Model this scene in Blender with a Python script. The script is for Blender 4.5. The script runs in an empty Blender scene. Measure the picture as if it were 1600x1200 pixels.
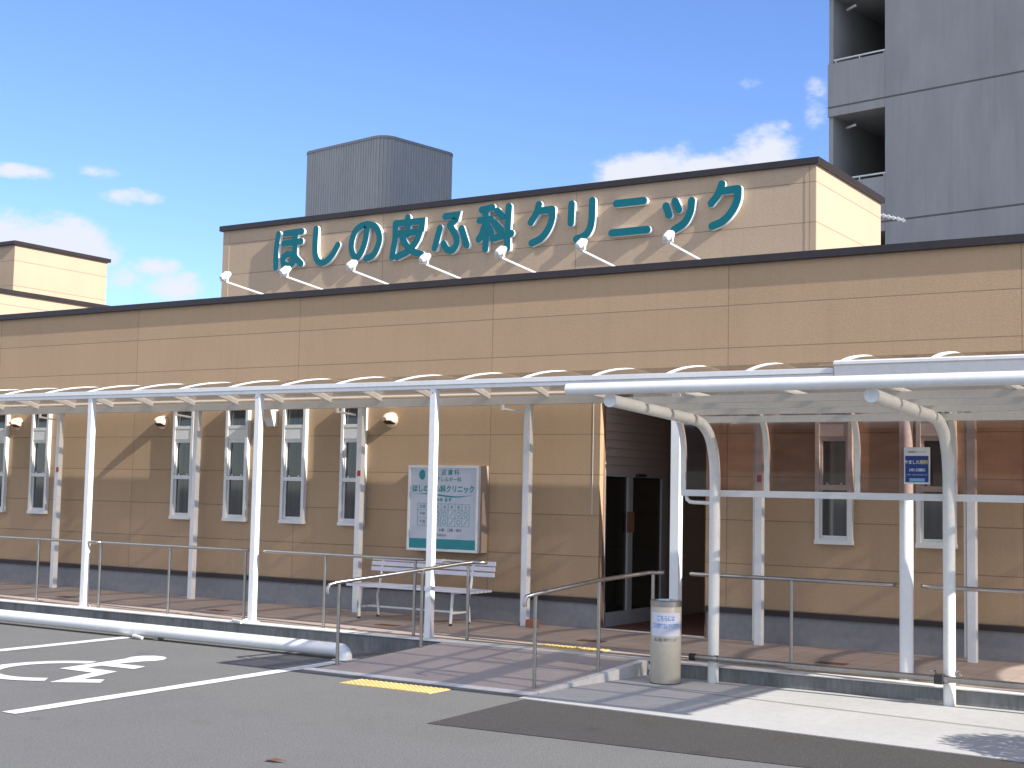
import bpy, bmesh, math, random
from mathutils import Vector, Matrix
R = math.radians
random.seed(7)
SC = bpy.context.scene
C = SC.collection

# ------------------------------------------------------------------ camera
def cam_axes(yaw, pitch, roll):
    f = Vector((-math.sin(yaw)*math.cos(pitch), math.cos(yaw)*math.cos(pitch), math.sin(pitch)))
    r = Vector((math.cos(yaw), math.sin(yaw), 0)); u = r.cross(f)
    return r*math.cos(roll)+u*math.sin(roll), -r*math.sin(roll)+u*math.cos(roll), f
ar, au, af = cam_axes(R(32.358), R(4.5197), R(1.1879))
cd = bpy.data.cameras.new("Camera"); cam = bpy.data.objects.new("Camera", cd); C.objects.link(cam)
cam.matrix_world = Matrix(((ar.x, au.x, -af.x, 0), (ar.y, au.y, -af.y, 0), (ar.z, au.z, -af.z, 1.65), (0, 0, 0, 1)))
cd.sensor_width = 36; cd.lens = 2151.97/1600*36; cd.clip_end = 4000; cd.clip_start = 0.05
SC.camera = cam

# ------------------------------------------------------------------ exposure, sun, sky
SC.view_settings.view_transform = 'Standard'; SC.view_settings.look = 'None'
SC.view_settings.exposure = 1.3; SC.view_settings.gamma = 1
KX, KY = 1.62, 0.20                       # metres towards +X and -Y per metre of height, towards the sun
SUND = Vector((KX, -KY, 1)).normalized()
EL = math.asin(SUND.z); AZ = math.atan2(SUND.x, SUND.y)
sl = bpy.data.lights.new("Sun", 'SUN'); sl.energy = 3.6; sl.angle = R(0.5); sl.color = (1.0, 0.94, 0.86)
so = bpy.data.objects.new("Sun", sl); C.objects.link(so); so.location = SUND*60
so.rotation_euler = SUND.to_track_quat('Z', 'Y').to_euler()

W = bpy.data.worlds.new("World"); SC.world = W; W.use_nodes = True
nt = W.node_tree; nt.nodes.clear()
def N(t, **k):
    n = nt.nodes.new(t)
    for a, b in k.items(): setattr(n, a, b)
    return n
def M_(op, a, b=None, c=None, clamp=False):
    n = nt.nodes.new('ShaderNodeMath'); n.operation = op; n.use_clamp = clamp
    for i, v in enumerate((a, b, c)):
        if v is None: continue
        if isinstance(v, (int, float)): n.inputs[i].default_value = v
        else: nt.links.new(v, n.inputs[i])
    return n.outputs[0]
sky = N('ShaderNodeTexSky', sky_type='NISHITA', sun_disc=False, sun_elevation=EL, sun_rotation=AZ,
        altitude=50, air_density=1.0, dust_density=0.0, ozone_density=2.0)
tc = N('ShaderNodeTexCoord'); sep = N('ShaderNodeSeparateXYZ'); nt.links.new(tc.outputs['Generated'], sep.inputs[0])
az = M_('ARCTAN2', sep.outputs[0], sep.outputs[1]); el = M_('ARCSINE', sep.outputs[2])
nz = N('ShaderNodeTexNoise'); nz.inputs['Scale'].default_value = 20; nz.inputs['Detail'].default_value = 12; nz.inputs['Roughness'].default_value = 0.64
mp = N('ShaderNodeMapping'); mp.inputs['Scale'].default_value = (1, 1, 1.7)
nt.links.new(tc.outputs['Generated'], mp.inputs[0]); nt.links.new(mp.outputs[0], nz.inputs[0])
CLOUDS = [  # az, el, half widths (rad), amount
 (-0.4181, 0.2312, 0.0500, 0.0205, 0.95),
 (-0.4738, 0.2297, 0.0396, 0.0144, 0.85),
 (-0.3859, 0.2422, 0.0250, 0.0200, 0.9),
 (-0.9137, 0.1653, 0.0485, 0.0207, 0.95),
 (-0.8735, 0.1618, 0.0258, 0.0167, 0.8),
 (-0.9159, 0.2114, 0.0315, 0.0056, 0.55),
 (-0.8673, 0.2158, 0.0194, 0.0061, 0.5),
 (-0.8449, 0.2001, 0.0272, 0.0070, 0.65),
 (-0.8072, 0.1384, 0.0222, 0.0117, 0.8),
 (-0.8232, 0.1527, 0.0198, 0.0089, 0.55),
 (-0.8425, 0.1439, 0.0196, 0.0107, 0.5),
 (-0.3475, 0.2786, 0.0126, 0.0217, 0.33),
 (-0.3946, 0.2941, 0.0129, 0.0079, 0.30),
 (-0.3701, 0.2618, 0.0100, 0.0097, 0.30),
]
tot = None
for a_, e_, ra, re_, am in CLOUDS:
    dx = M_('DIVIDE', M_('SUBTRACT', az, a_), ra); dy = M_('DIVIDE', M_('SUBTRACT', el, e_), re_)
    d2 = M_('ADD', M_('MULTIPLY', dx, dx), M_('MULTIPLY', dy, dy))
    v = M_('MULTIPLY', M_('POWER', 2.718, M_('MULTIPLY', d2, -1.0)), am)
    tot = v if tot is None else M_('MAXIMUM', tot, v)
dens = M_('ADD', tot, M_('MULTIPLY', M_('SUBTRACT', nz.outputs[0], 0.5), 2.1))
dens = M_('MULTIPLY', dens, M_('MINIMUM', M_('MULTIPLY', tot, 4.0), 1.0))
mr = N('ShaderNodeMapRange', interpolation_type='SMOOTHSTEP'); mr.inputs[1].default_value = 0.12; mr.inputs[2].default_value = 0.72
mr.inputs[3].default_value = 0; mr.inputs[4].default_value = 0.96
nt.links.new(dens, mr.inputs[0])
mix = N('ShaderNodeMixRGB'); nt.links.new(mr.outputs[0], mix.inputs[0])
tint = N('ShaderNodeMixRGB', blend_type='MULTIPLY'); tint.inputs[0].default_value = 1; tint.inputs[2].default_value = (0.555, 0.65, 0.91, 1)
nt.links.new(sky.outputs[0], tint.inputs[1]); nt.links.new(tint.outputs[0], mix.inputs[1])
mix.inputs[2].default_value = (3.5, 3.6, 3.95, 1)
bg = N('ShaderNodeBackground'); bg.inputs[1].default_value = 0.10
# unseen bright clouds added behind the camera to raise the fill on the facade
FILL_CLOUDS = [(2.3, .55, .42, .25, 1.0), (3.0, .35, .5, .22, 1.0), (-2.9, .8, .5, .3, 1.0), (-2.3, .45, .42, .3, 1.0), (2.6, 1.05, .5, .25, .9), (-1.7, .8, .35, .25, .8)]
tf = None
for a_, e_, ra, re_, am in FILL_CLOUDS:
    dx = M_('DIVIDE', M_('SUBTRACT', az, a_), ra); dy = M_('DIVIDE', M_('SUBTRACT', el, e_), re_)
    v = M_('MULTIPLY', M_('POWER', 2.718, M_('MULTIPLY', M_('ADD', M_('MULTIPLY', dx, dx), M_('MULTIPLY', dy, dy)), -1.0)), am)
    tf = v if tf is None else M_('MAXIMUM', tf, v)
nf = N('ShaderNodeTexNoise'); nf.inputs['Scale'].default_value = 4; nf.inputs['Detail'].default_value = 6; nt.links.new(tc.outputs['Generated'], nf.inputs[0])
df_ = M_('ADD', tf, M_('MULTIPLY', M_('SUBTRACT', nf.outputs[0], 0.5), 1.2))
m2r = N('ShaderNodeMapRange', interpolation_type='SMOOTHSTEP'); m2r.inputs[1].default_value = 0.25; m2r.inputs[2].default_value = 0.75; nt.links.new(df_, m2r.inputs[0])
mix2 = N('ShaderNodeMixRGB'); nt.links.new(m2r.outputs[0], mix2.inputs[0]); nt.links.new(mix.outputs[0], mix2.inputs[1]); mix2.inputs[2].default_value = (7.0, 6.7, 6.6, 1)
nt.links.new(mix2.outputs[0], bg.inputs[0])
ow = N('ShaderNodeOutputWorld'); nt.links.new(bg.outputs[0], ow.inputs[0])

# ------------------------------------------------------------------ materials
def newmat(name):
    m = bpy.data.materials.new(name); m.use_nodes = True
    b = m.node_tree.nodes['Principled BSDF']
    return m, m.node_tree, b
def pm(name, col, rough=0.6, metal=0.0, var=0.08, vscale=3.0, bump=0.0, bscale=80.0, spec=0.5, stain=None, stretch=(1, 1, 1)):
    m, t, b = newmat(name)
    L = t.links.new
    g = t.nodes.new('ShaderNodeNewGeometry'); mpn = t.nodes.new('ShaderNodeMapping'); mpn.inputs['Scale'].default_value = stretch
    L(g.outputs['Position'], mpn.inputs[0])
    n = t.nodes.new('ShaderNodeTexNoise'); n.inputs['Scale'].default_value = vscale; n.inputs['Detail'].default_value = 6
    L(mpn.outputs[0], n.inputs[0])
    n2 = t.nodes.new('ShaderNodeTexNoise'); n2.inputs['Scale'].default_value = vscale*11; n2.inputs['Detail'].default_value = 4
    L(mpn.outputs[0], n2.inputs[0])
    ad = t.nodes.new('ShaderNodeMath'); ad.operation = 'ADD'; L(n.outputs[0], ad.inputs[0]); L(n2.outputs[0], ad.inputs[1])
    r = t.nodes.new('ShaderNodeMapRange'); r.inputs[1].default_value = 0.7; r.inputs[2].default_value = 1.3
    r.inputs[3].default_value = 1-var; r.inputs[4].default_value = 1+var; L(ad.outputs[0], r.inputs[0])
    mx = t.nodes.new('ShaderNodeMixRGB'); mx.blend_type = 'MULTIPLY'; mx.inputs[0].default_value = 1
    mx.inputs[1].default_value = (*col, 1); L(r.outputs[0], mx.inputs[2])
    out = mx.outputs[0]
    if stain:
        sc_, amt, scol = stain
        ns = t.nodes.new('ShaderNodeTexNoise'); ns.inputs['Scale'].default_value = sc_; ns.inputs['Detail'].default_value = 8; ns.inputs['Roughness'].default_value = 0.65
        L(mpn.outputs[0], ns.inputs[0])
        rs = t.nodes.new('ShaderNodeMapRange'); rs.inputs[1].default_value = 0.5; rs.inputs[2].default_value = 0.72; rs.inputs[3].default_value = 0; rs.inputs[4].default_value = amt
        L(ns.outputs[0], rs.inputs[0])
        ms = t.nodes.new('ShaderNodeMixRGB'); L(rs.outputs[0], ms.inputs[0]); L(out, ms.inputs[1]); ms.inputs[2].default_value = (*scol, 1)
        out = ms.outputs[0]
    L(out, b.inputs['Base Color'])
    b.inputs['Metallic'].default_value = metal; b.inputs['Specular IOR Level'].default_value = spec
    rr = t.nodes.new('ShaderNodeMapRange'); rr.inputs[3].default_value = max(0.02, rough-0.08); rr.inputs[4].default_value = min(1, rough+0.08)
    L(n.outputs[0], rr.inputs[0]); L(rr.outputs[0], b.inputs['Roughness'])
    if bump:
        nb = t.nodes.new('ShaderNodeTexNoise'); nb.inputs['Scale'].default_value = bscale; nb.inputs['Detail'].default_value = 5
        L(mpn.outputs[0], nb.inputs[0])
        bp = t.nodes.new('ShaderNodeBump'); bp.inputs['Strength'].default_value = 1; bp.inputs['Distance'].default_value = bump
        L(nb.outputs[0], bp.inputs['Height']); L(bp.outputs[0], b.inputs['Normal'])
    return m

def math_in(t, op, a, b=None, c=None):
    n = t.nodes.new('ShaderNodeMath'); n.operation = op
    for i, v in enumerate((a, b, c)):
        if v is None: continue
        if isinstance(v, (int, float)): n.inputs[i].default_value = v
        else: t.links.new(v, n.inputs[i])
    return n.outputs[0]

def siding(name, col, z0, x0, coarse=1.0):
    """stucco faced cement panels 455 mm high and 3 m long with narrow joints"""
    m, t, b = newmat(name); L = t.links.new
    g = t.nodes.new('ShaderNodeNewGeometry'); s = t.nodes.new('ShaderNodeSeparateXYZ'); L(g.outputs['Position'], s.inputs[0])
    sn = t.nodes.new('ShaderNodeSeparateXYZ'); L(g.outputs['True Normal'], sn.inputs[0])
    def line(coord, p0, per, half):
        f = math_in(t, 'FRACT', math_in(t, 'DIVIDE', math_in(t, 'SUBTRACT', coord, p0-half), per))
        return math_in(t, 'LESS_THAN', f, 2*half/per)
    hz = line(s.outputs[2], z0, 0.455, 0.0045)
    vx = math_in(t, 'MULTIPLY', line(s.outputs[0], x0, 3.0, 0.0045), math_in(t, 'GREATER_THAN', math_in(t, 'ABSOLUTE', sn.outputs[1]), 0.5))
    j = math_in(t, 'MAXIMUM', hz, vx)
    mps = t.nodes.new('ShaderNodeMapping'); mps.inputs['Scale'].default_value = (5.0, 1, 0.22); L(g.outputs['Position'], mps.inputs[0])
    ns_ = t.nodes.new('ShaderNodeTexNoise'); ns_.inputs['Scale'].default_value = 2.2; ns_.inputs['Detail'].default_value = 7; L(mps.outputs[0], ns_.inputs[0])
    # each panel a hair different
    pid = math_in(t, 'ADD', math_in(t, 'FLOOR', math_in(t, 'DIVIDE', math_in(t, 'SUBTRACT', s.outputs[2], z0), 0.455)),
                  math_in(t, 'MULTIPLY', math_in(t, 'FLOOR', math_in(t, 'DIVIDE', math_in(t, 'SUBTRACT', s.outputs[0], x0), 3.0)), 7.3))
    wn = t.nodes.new('ShaderNodeTexWhiteNoise'); wn.noise_dimensions = '1D'; L(pid, wn.inputs['W'])
    n = t.nodes.new('ShaderNodeTexNoise'); n.inputs['Scale'].default_value = 1.3; n.inputs['Detail'].default_value = 7; L(g.outputs['Position'], n.inputs[0])
    n2 = t.nodes.new('ShaderNodeTexNoise'); n2.inputs['Scale'].default_value = 42; n2.inputs['Detail'].default_value = 6; n2.inputs['Roughness'].default_value = 0.7; L(g.outputs['Position'], n2.inputs[0])
    v = math_in(t, 'ADD', math_in(t, 'MULTIPLY', wn.outputs[0], 0.07), math_in(t, 'ADD', math_in(t, 'MULTIPLY', n.outputs[0], 0.14), math_in(t, 'MULTIPLY', n2.outputs[0], 0.36)))
    v = math_in(t, 'ADD', v, 0.715)
    mx = t.nodes.new('ShaderNodeMixRGB'); mx.blend_type = 'MULTIPLY'; mx.inputs[0].default_value = 1; mx.inputs[1].default_value = (*col, 1); L(v, mx.inputs[2])
    rs_ = t.nodes.new('ShaderNodeMapRange'); rs_.inputs[1].default_value = 0.5; rs_.inputs[2].default_value = 0.75; rs_.inputs[4].default_value = 0.13; L(ns_.outputs[0], rs_.inputs[0])
    mst = t.nodes.new('ShaderNodeMixRGB'); L(rs_.outputs[0], mst.inputs[0]); L(mx.outputs[0], mst.inputs[1]); mst.inputs[2].default_value = (col[0]*.62, col[1]*.64, col[2]*.72, 1)
    mj = t.nodes.new('ShaderNodeMixRGB'); L(math_in(t, 'MULTIPLY', j, 0.65), mj.inputs[0]); L(mst.outputs[0], mj.inputs[1]); mj.inputs[2].default_value = (0.17, 0.12, 0.085, 1)
    L(mj.outputs[0], b.inputs['Base Color']); b.inputs['Roughness'].default_value = 0.85; b.inputs['Specular IOR Level'].default_value = 0.25
    vo = t.nodes.new('ShaderNodeTexVoronoi'); vo.inputs['Scale'].default_value = 75; L(g.outputs['Position'], vo.inputs[0])
    nb = t.nodes.new('ShaderNodeTexNoise'); nb.inputs['Scale'].default_value = 38; nb.inputs['Detail'].default_value = 5; L(g.outputs['Position'], nb.inputs[0])
    h = math_in(t, 'ADD', math_in(t, 'MULTIPLY', vo.outputs[0], 0.5), nb.outputs[0])
    h = math_in(t, 'SUBTRACT', h, math_in(t, 'MULTIPLY', j, 2.0))
    bp = t.nodes.new('ShaderNodeBump'); bp.inputs['Strength'].default_value = 0.8; bp.inputs['Distance'].default_value = 0.0016*coarse
    L(h, bp.inputs['Height']); L(bp.outputs[0], b.inputs['Normal'])
    return m

def tiles(name, col, sx, sy, joint, jcol, var=0.12, rough=0.75, ox=0.0, oy=0.0, stain=0.25):
    m, t, b = newmat(name); L = t.links.new
    g = t.nodes.new('ShaderNodeNewGeometry'); s = t.nodes.new('ShaderNodeSeparateXYZ'); L(g.outputs['Position'], s.inputs[0])
    def ln(c_, per, o):
        q = math_in(t, 'DIVIDE', math_in(t, 'SUBTRACT', c_, o), per)
        return math_in(t, 'LESS_THAN', math_in(t, 'FRACT', q), joint/per), math_in(t, 'FLOOR', q)
    lx, fx = ln(s.outputs[0], sx, ox); ly, fy = ln(s.outputs[1], sy, oy)
    j = math_in(t, 'MAXIMUM', lx, ly)
    wn = t.nodes.new('ShaderNodeTexWhiteNoise'); wn.noise_dimensions = '1D'
    L(math_in(t, 'ADD', fx, math_in(t, 'MULTIPLY', fy, 17.17)), wn.inputs['W'])
    n = t.nodes.new('ShaderNodeTexNoise'); n.inputs['Scale'].default_value = 2.2; n.inputs['Detail'].default_value = 8; L(g.outputs['Position'], n.inputs[0])
    n2 = t.nodes.new('ShaderNodeTexNoise'); n2.inputs['Scale'].default_value = 90; L(g.outputs['Position'], n2.inputs[0])
    v = math_in(t, 'ADD', math_in(t, 'MULTIPLY', wn.outputs[0], var), math_in(t, 'ADD', math_in(t, 'MULTIPLY', n.outputs[0], stain), math_in(t, 'MULTIPLY', n2.outputs[0], 0.25)))
    v = math_in(t, 'ADD', v, 1-var/2-stain/2-0.125)
    mx = t.nodes.new('ShaderNodeMixRGB'); mx.blend_type = 'MULTIPLY'; mx.inputs[0].default_value = 1; mx.inputs[1].default_value = (*col, 1); L(v, mx.inputs[2])
    mj = t.nodes.new('ShaderNodeMixRGB'); L(j, mj.inputs[0]); L(mx.outputs[0], mj.inputs[1]); mj.inputs[2].default_value = (*jcol, 1)
    L(mj.outputs[0], b.inputs['Base Color']); b.inputs['Roughness'].default_value = rough
    bp = t.nodes.new('ShaderNodeBump'); bp.inputs['Distance'].default_value = 0.002
    L(math_in(t, 'SUBTRACT', n2.outputs[0], math_in(t, 'MULTIPLY', j, 1.5)), bp.inputs['Height']); L(bp.outputs[0], b.inputs['Normal'])
    return m

def asphalt(name, base, light):
    m, t, b = newmat(name); L = t.links.new
    g = t.nodes.new('ShaderNodeNewGeometry')
    n1 = t.nodes.new('ShaderNodeTexNoise'); n1.inputs['Scale'].default_value = 0.7; n1.inputs['Detail'].default_value = 9; n1.inputs['Roughness'].default_value = 0.6
    n2 = t.nodes.new('ShaderNodeTexVoronoi'); n2.inputs['Scale'].default_value = 130
    n3 = t.nodes.new('ShaderNodeTexNoise'); n3.inputs['Scale'].default_value = 60; n3.inputs['Detail'].default_value = 4
    n4 = t.nodes.new('ShaderNodeTexVoronoi'); n4.inputs['Scale'].default_value = 22
    for n in (n1, n2, n3, n4): L(g.outputs['Position'], n.inputs[0])
    v = math_in(t, 'ADD', math_in(t, 'MULTIPLY', n1.outputs[0], 0.45), math_in(t, 'ADD', math_in(t, 'MULTIPLY', n2.outputs[0], 0.35), math_in(t, 'MULTIPLY', n3.outputs[0], 0.9)))
    r = t.nodes.new('ShaderNodeMapRange'); r.inputs[1].default_value = 0.35; r.inputs[2].default_value = 1.25; L(v, r.inputs[0])
    mx = t.nodes.new('ShaderNodeMixRGB'); L(r.outputs[0], mx.inputs[0]); mx.inputs[1].default_value = (*base, 1); mx.inputs[2].default_value = (*light, 1)
    # scattered pale chippings
    sp = math_in(t, 'LESS_THAN', n4.outputs[0], 0.085)
    ms = t.nodes.new('ShaderNodeMixRGB'); L(math_in(t, 'MULTIPLY', sp, 0.45), ms.inputs[0]); L(mx.outputs[0], ms.inputs[1]); ms.inputs[2].default_value = (0.4, 0.38, 0.34, 1)
    # dull oily and rusty blotches
    n5 = t.nodes.new('ShaderNodeTexNoise'); n5.inputs['Scale'].default_value = 1.9; n5.inputs['Detail'].default_value = 6; L(g.outputs['Position'], n5.inputs[0])
    r5 = t.nodes.new('ShaderNodeMapRange'); r5.inputs[1].default_value = 0.62; r5.inputs[2].default_value = 0.8; r5.inputs[4].default_value = 0.35; L(n5.outputs[0], r5.inputs[0])
    m5 = t.nodes.new('ShaderNodeMixRGB'); L(r5.outputs[0], m5.inputs[0]); L(ms.outputs[0], m5.inputs[1]); m5.inputs[2].default_value = (base[0]*0.9, base[1]*0.8, base[2]*0.6, 1)
    v6 = t.nodes.new('ShaderNodeTexVoronoi'); v6.inputs['Scale'].default_value = 0.9; L(g.outputs['Position'], v6.inputs[0])
    n6 = t.nodes.new('ShaderNodeTexNoise'); n6.inputs['Scale'].default_value = 9; n6.inputs['Detail'].default_value = 5; L(g.outputs['Position'], n6.inputs[0])
    d6 = math_in(t, 'ADD', v6.outputs[0], math_in(t, 'MULTIPLY', n6.outputs[0], 0.16))
    r6 = t.nodes.new('ShaderNodeMapRange'); r6.inputs[1].default_value = 0.10; r6.inputs[2].default_value = 0.17; r6.inputs[3].default_value = 0.28; r6.inputs[4].default_value = 0; L(d6, r6.inputs[0])
    m6 = t.nodes.new('ShaderNodeMixRGB'); L(r6.outputs[0], m6.inputs[0]); L(m5.outputs[0], m6.inputs[1]); m6.inputs[2].default_value = (base[0]*0.45, base[1]*0.42, base[2]*0.38, 1)
    L(m6.outputs[0], b.inputs['Base Color']); b.inputs['Roughness'].default_value = 0.88; b.inputs['Specular IOR Level'].default_value = 0.3
    bp = t.nodes.new('ShaderNodeBump'); bp.inputs['Distance'].default_value = 0.004; bp.inputs['Strength'].default_value = 0.7
    L(math_in(t, 'ADD', n2.outputs[0], n3.outputs[0]), bp.inputs['Height']); L(bp.outputs[0], b.inputs['Normal'])
    return m

def smoked(name, col, gloss_rough=0.05, extra=0.0):
    """thin tinted polycarbonate sheet"""
    m = bpy.data.materials.new(name); m.use_nodes = True; t = m.node_tree; t.nodes.clear(); L = t.links.new
    tr = t.nodes.new('ShaderNodeBsdfTransparent'); gl = t.nodes.new('ShaderNodeBsdfGlossy'); gl.inputs['Roughness'].default_value = gloss_rough
    gl.inputs['Color'].default_value = (0.9, 0.9, 0.9, 1)
    g = t.nodes.new('ShaderNodeNewGeometry'); n = t.nodes.new('ShaderNodeTexNoise'); n.inputs['Scale'].default_value = 4; n.inputs['Detail'].default_value = 6
    mpn = t.nodes.new('ShaderNodeMapping'); mpn.inputs['Scale'].default_value = (1, 3, 3); L(g.outputs['Position'], mpn.inputs[0]); L(mpn.outputs[0], n.inputs[0])
    r = t.nodes.new('ShaderNodeMapRange'); r.inputs[1].default_value = 0.3; r.inputs[2].default_value = 0.7; r.inputs[3].default_value = 0.85; r.inputs[4].default_value = 1.12; L(n.outputs[0], r.inputs[0])
    mc = t.nodes.new('ShaderNodeMixRGB'); mc.blend_type = 'MULTIPLY'; mc.inputs[0].default_value = 1; mc.inputs[1].default_value = (*col, 1); L(r.outputs[0], mc.inputs[2]); L(mc.outputs[0], tr.inputs[0])
    df = t.nodes.new('ShaderNodeBsdfDiffuse'); df.inputs[0].default_value = (col[0]*0.5, col[1]*0.45, col[2]*0.42, 1)
    fr = t.nodes.new('ShaderNodeFresnel'); fr.inputs[0].default_value = 1.5
    m0 = t.nodes.new('ShaderNodeMixShader'); m0.inputs[0].default_value = 0.06+extra; L(tr.outputs[0], m0.inputs[1]); L(df.outputs[0], m0.inputs[2])
    m1 = t.nodes.new('ShaderNodeMixShader'); L(math_in(t, 'MULTIPLY', fr.outputs[0], 0.6), m1.inputs[0]); L(m0.outputs[0], m1.inputs[1]); L(gl.outputs[0], m1.inputs[2])
    o = t.nodes.new('ShaderNodeOutputMaterial'); L(m1.outputs[0], o.inputs[0])
    return m

MAT = dict(
 siding=siding("siding", (0.425, 0.300, 0.186), 0.505, -2.87),
 siding_up=siding("siding_upper", (0.455, 0.345, 0.24), 4.735, -5.36),
 cap=pm("cap_metal", (0.035, 0.028, 0.03), 0.45, 0.3, 0.15),
 trim=pm("trim_dark", (0.03, 0.022, 0.022), 0.6),
 plinth=pm("plinth_concrete", (0.25, 0.25, 0.255), 0.9, var=0.12, vscale=1.2, bump=0.002, bscale=40, stain=(1.2, 0.35, (0.14, 0.14, 0.15))),
 roof=pm("roof_sheet", (0.3, 0.3, 0.3), 0.8),
 white=pm("white_paint", (0.72, 0.73, 0.72), 0.38, var=0.05, vscale=2.0, stain=(3.0, 0.10, (0.5, 0.47, 0.40))),
 white2=pm("white_coated_steel", (0.70, 0.70, 0.66), 0.36, var=0.06, vscale=2.5, stain=(2.0, 0.14, (0.5, 0.45, 0.36))),
 frame=pm("window_white", (0.70, 0.71, 0.69), 0.42, var=0.04),
 steel=pm("stainless", (0.40, 0.375, 0.345), 0.30, 1.0, var=0.08, vscale=8),
 dull=pm("dull_steel", (0.34, 0.32, 0.29), 0.42, 1.0, var=0.15, vscale=6),
 black=pm("black_rubber", (0.02, 0.02, 0.022), 0.6),
 concrete=pm("kerb_concrete", (0.62, 0.61, 0.58), 0.9, var=0.12, vscale=2.0, bump=0.003, bscale=30, stain=(1.5, 0.3, (0.32, 0.31, 0.28))),
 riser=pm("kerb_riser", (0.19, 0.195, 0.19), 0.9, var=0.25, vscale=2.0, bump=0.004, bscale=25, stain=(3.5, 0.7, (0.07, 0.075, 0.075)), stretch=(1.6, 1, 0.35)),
 slab=pm("slab_concrete", (0.41, 0.41, 0.40), 0.9, var=0.07, vscale=1.2, bump=0.002, bscale=60, stain=(1.1, 0.25, (0.36, 0.35, 0.33))),
 asphalt=asphalt("asphalt", (0.108, 0.107, 0.101), (0.198, 0.197, 0.188)),
 asphalt_new=asphalt("asphalt_newer", (0.042, 0.039, 0.037), (0.086, 0.082, 0.078)),
 deck=tiles("deck_tile", (0.385, 0.315, 0.27), 0.30, 0.30, 0.006, (0.20, 0.16, 0.14), oy=11.45),
 redtile=tiles("entrance_tile", (0.15, 0.065, 0.05), 0.15, 0.15, 0.006, (0.10, 0.08, 0.07)),
 ramp=tiles("ramp_tile", (0.385, 0.335, 0.305), 0.60, 0.36, 0.008, (0.43, 0.38, 0.35), ox=-8.0, oy=9.86),
 apt=None,
 tank=None,
 teal=pm("teal_acrylic", (0.0, 0.135, 0.165), 0.45, var=0.04, spec=0.25),
 tealprint=pm("teal_print", (0.01, 0.22, 0.24), 0.5, var=0.02),
 letterside=pm("letter_return", (0.82, 0.83, 0.84), 0.4, var=0.02),
 panel=pm("sign_face", (0.48, 0.51, 0.56), 0.2, var=0.03),
 bronze=pm("bronze_side", (0.38, 0.30, 0.25), 0.5, var=0.04),
 ink=pm("dark_print", (0.04, 0.05, 0.08), 0.5, var=0.0),
 blueink=pm("blue_print", (0.03, 0.28, 0.62), 0.5, var=0.0),
 navy=pm("navy_print", (0.01, 0.035, 0.19), 0.4, var=0.05),
 pale=pm("pale_print", (0.62, 0.66, 0.72), 0.5, var=0.0),
 yellowprint=pm("yellow_print", (0.62, 0.55, 0.18), 0.5, var=0.0),
 lblue=pm("lightblue_print", (0.22, 0.42, 0.52), 0.5, var=0.0),
 bin=pm("bin_enamel", (0.44, 0.41, 0.33), 0.38, var=0.06, vscale=2, stain=(3, 0.2, (0.32, 0.28, 0.2))),
 paper=pm("paper", (0.62, 0.62, 0.70), 0.5, var=0.02),
 yellow=pm("yellow_tactile", (0.60, 0.44, 0.17), 0.7, var=0.15, vscale=4, stain=(6, 0.4, (0.45, 0.32, 0.14))),
 paint=pm("road_paint", (0.72, 0.72, 0.70), 0.8, var=0.08, vscale=6, stain=(14, 0.55, (0.36, 0.36, 0.345))),
 hood=pm("hood_cream", (0.70, 0.56, 0.42), 0.45, var=0.03),
 dark=pm("dark_inside", (0.05, 0.025, 0.018), 0.8),
 shutter=pm("brown_metal", (0.42, 0.345, 0.31), 0.5, 0.0, var=0.06),
 doorframe=pm("door_frame_grey", (0.36, 0.37, 0.38), 0.45),
 brown=pm("brown_jamb", (0.24, 0.13, 0.075), 0.6),
 bench=pm("bench_slat", (0.60, 0.61, 0.68), 0.5, var=0.05, vscale=3),
 red=pm("red_sticker", (0.45, 0.02, 0.025), 0.4),
 rust=pm("drain_rust", (0.17, 0.075, 0.045), 0.8, var=0.25, vscale=12),
 brick=pm("terracotta", (0.30, 0.12, 0.08), 0.85, var=0.2, vscale=15),
 bark=pm("bark", (0.10, 0.08, 0.065), 0.9),
 leaf=pm("leaf", (0.05, 0.09, 0.03), 0.6, var=0.4, vscale=9),
 smoke_lo=smoked("smoked_sheet_walkway", (0.55, 0.48, 0.41)),
 smoke_hi=smoked("smoked_sheet_shelter", (0.42, 0.30, 0.265)),
 smoke_roof=smoked("smoked_roof_sheet", (0.62, 0.56, 0.50)),
 curtain=pm("curtain", (0.19, 0.2, 0.19), 0.9),
)
def pane_mat(name, c1, c2, rough=0.05):
    """window glass over a dim room with a hanging blind, as one reflective pane"""
    m, t, b = newmat(name); L = t.links.new
    g = t.nodes.new('ShaderNodeNewGeometry'); n = t.nodes.new('ShaderNodeTexNoise'); n.inputs['Scale'].default_value = 3
    mpn = t.nodes.new('ShaderNodeMapping'); mpn.inputs['Scale'].default_value = (9, 1, 0.35); L(g.outputs['Position'], mpn.inputs[0]); L(mpn.outputs[0], n.inputs[0])
    mx = t.nodes.new('ShaderNodeMixRGB'); L(n.outputs[0], mx.inputs[0]); mx.inputs[1].default_value = (*c1, 1); mx.inputs[2].default_value = (*c2, 1)
    L(mx.outputs[0], b.inputs['Base Color']); b.inputs['Roughness'].default_value = rough; b.inputs['Specular IOR Level'].default_value = 0.7
    return m
MAT['pane'] = pane_mat("window_glass", (0.025, 0.032, 0.034), (0.085, 0.09, 0.092))
MAT['doorglass'] = pane_mat("door_glass", (0.008, 0.010, 0.009), (0.022, 0.026, 0.022), 0.04)

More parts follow.
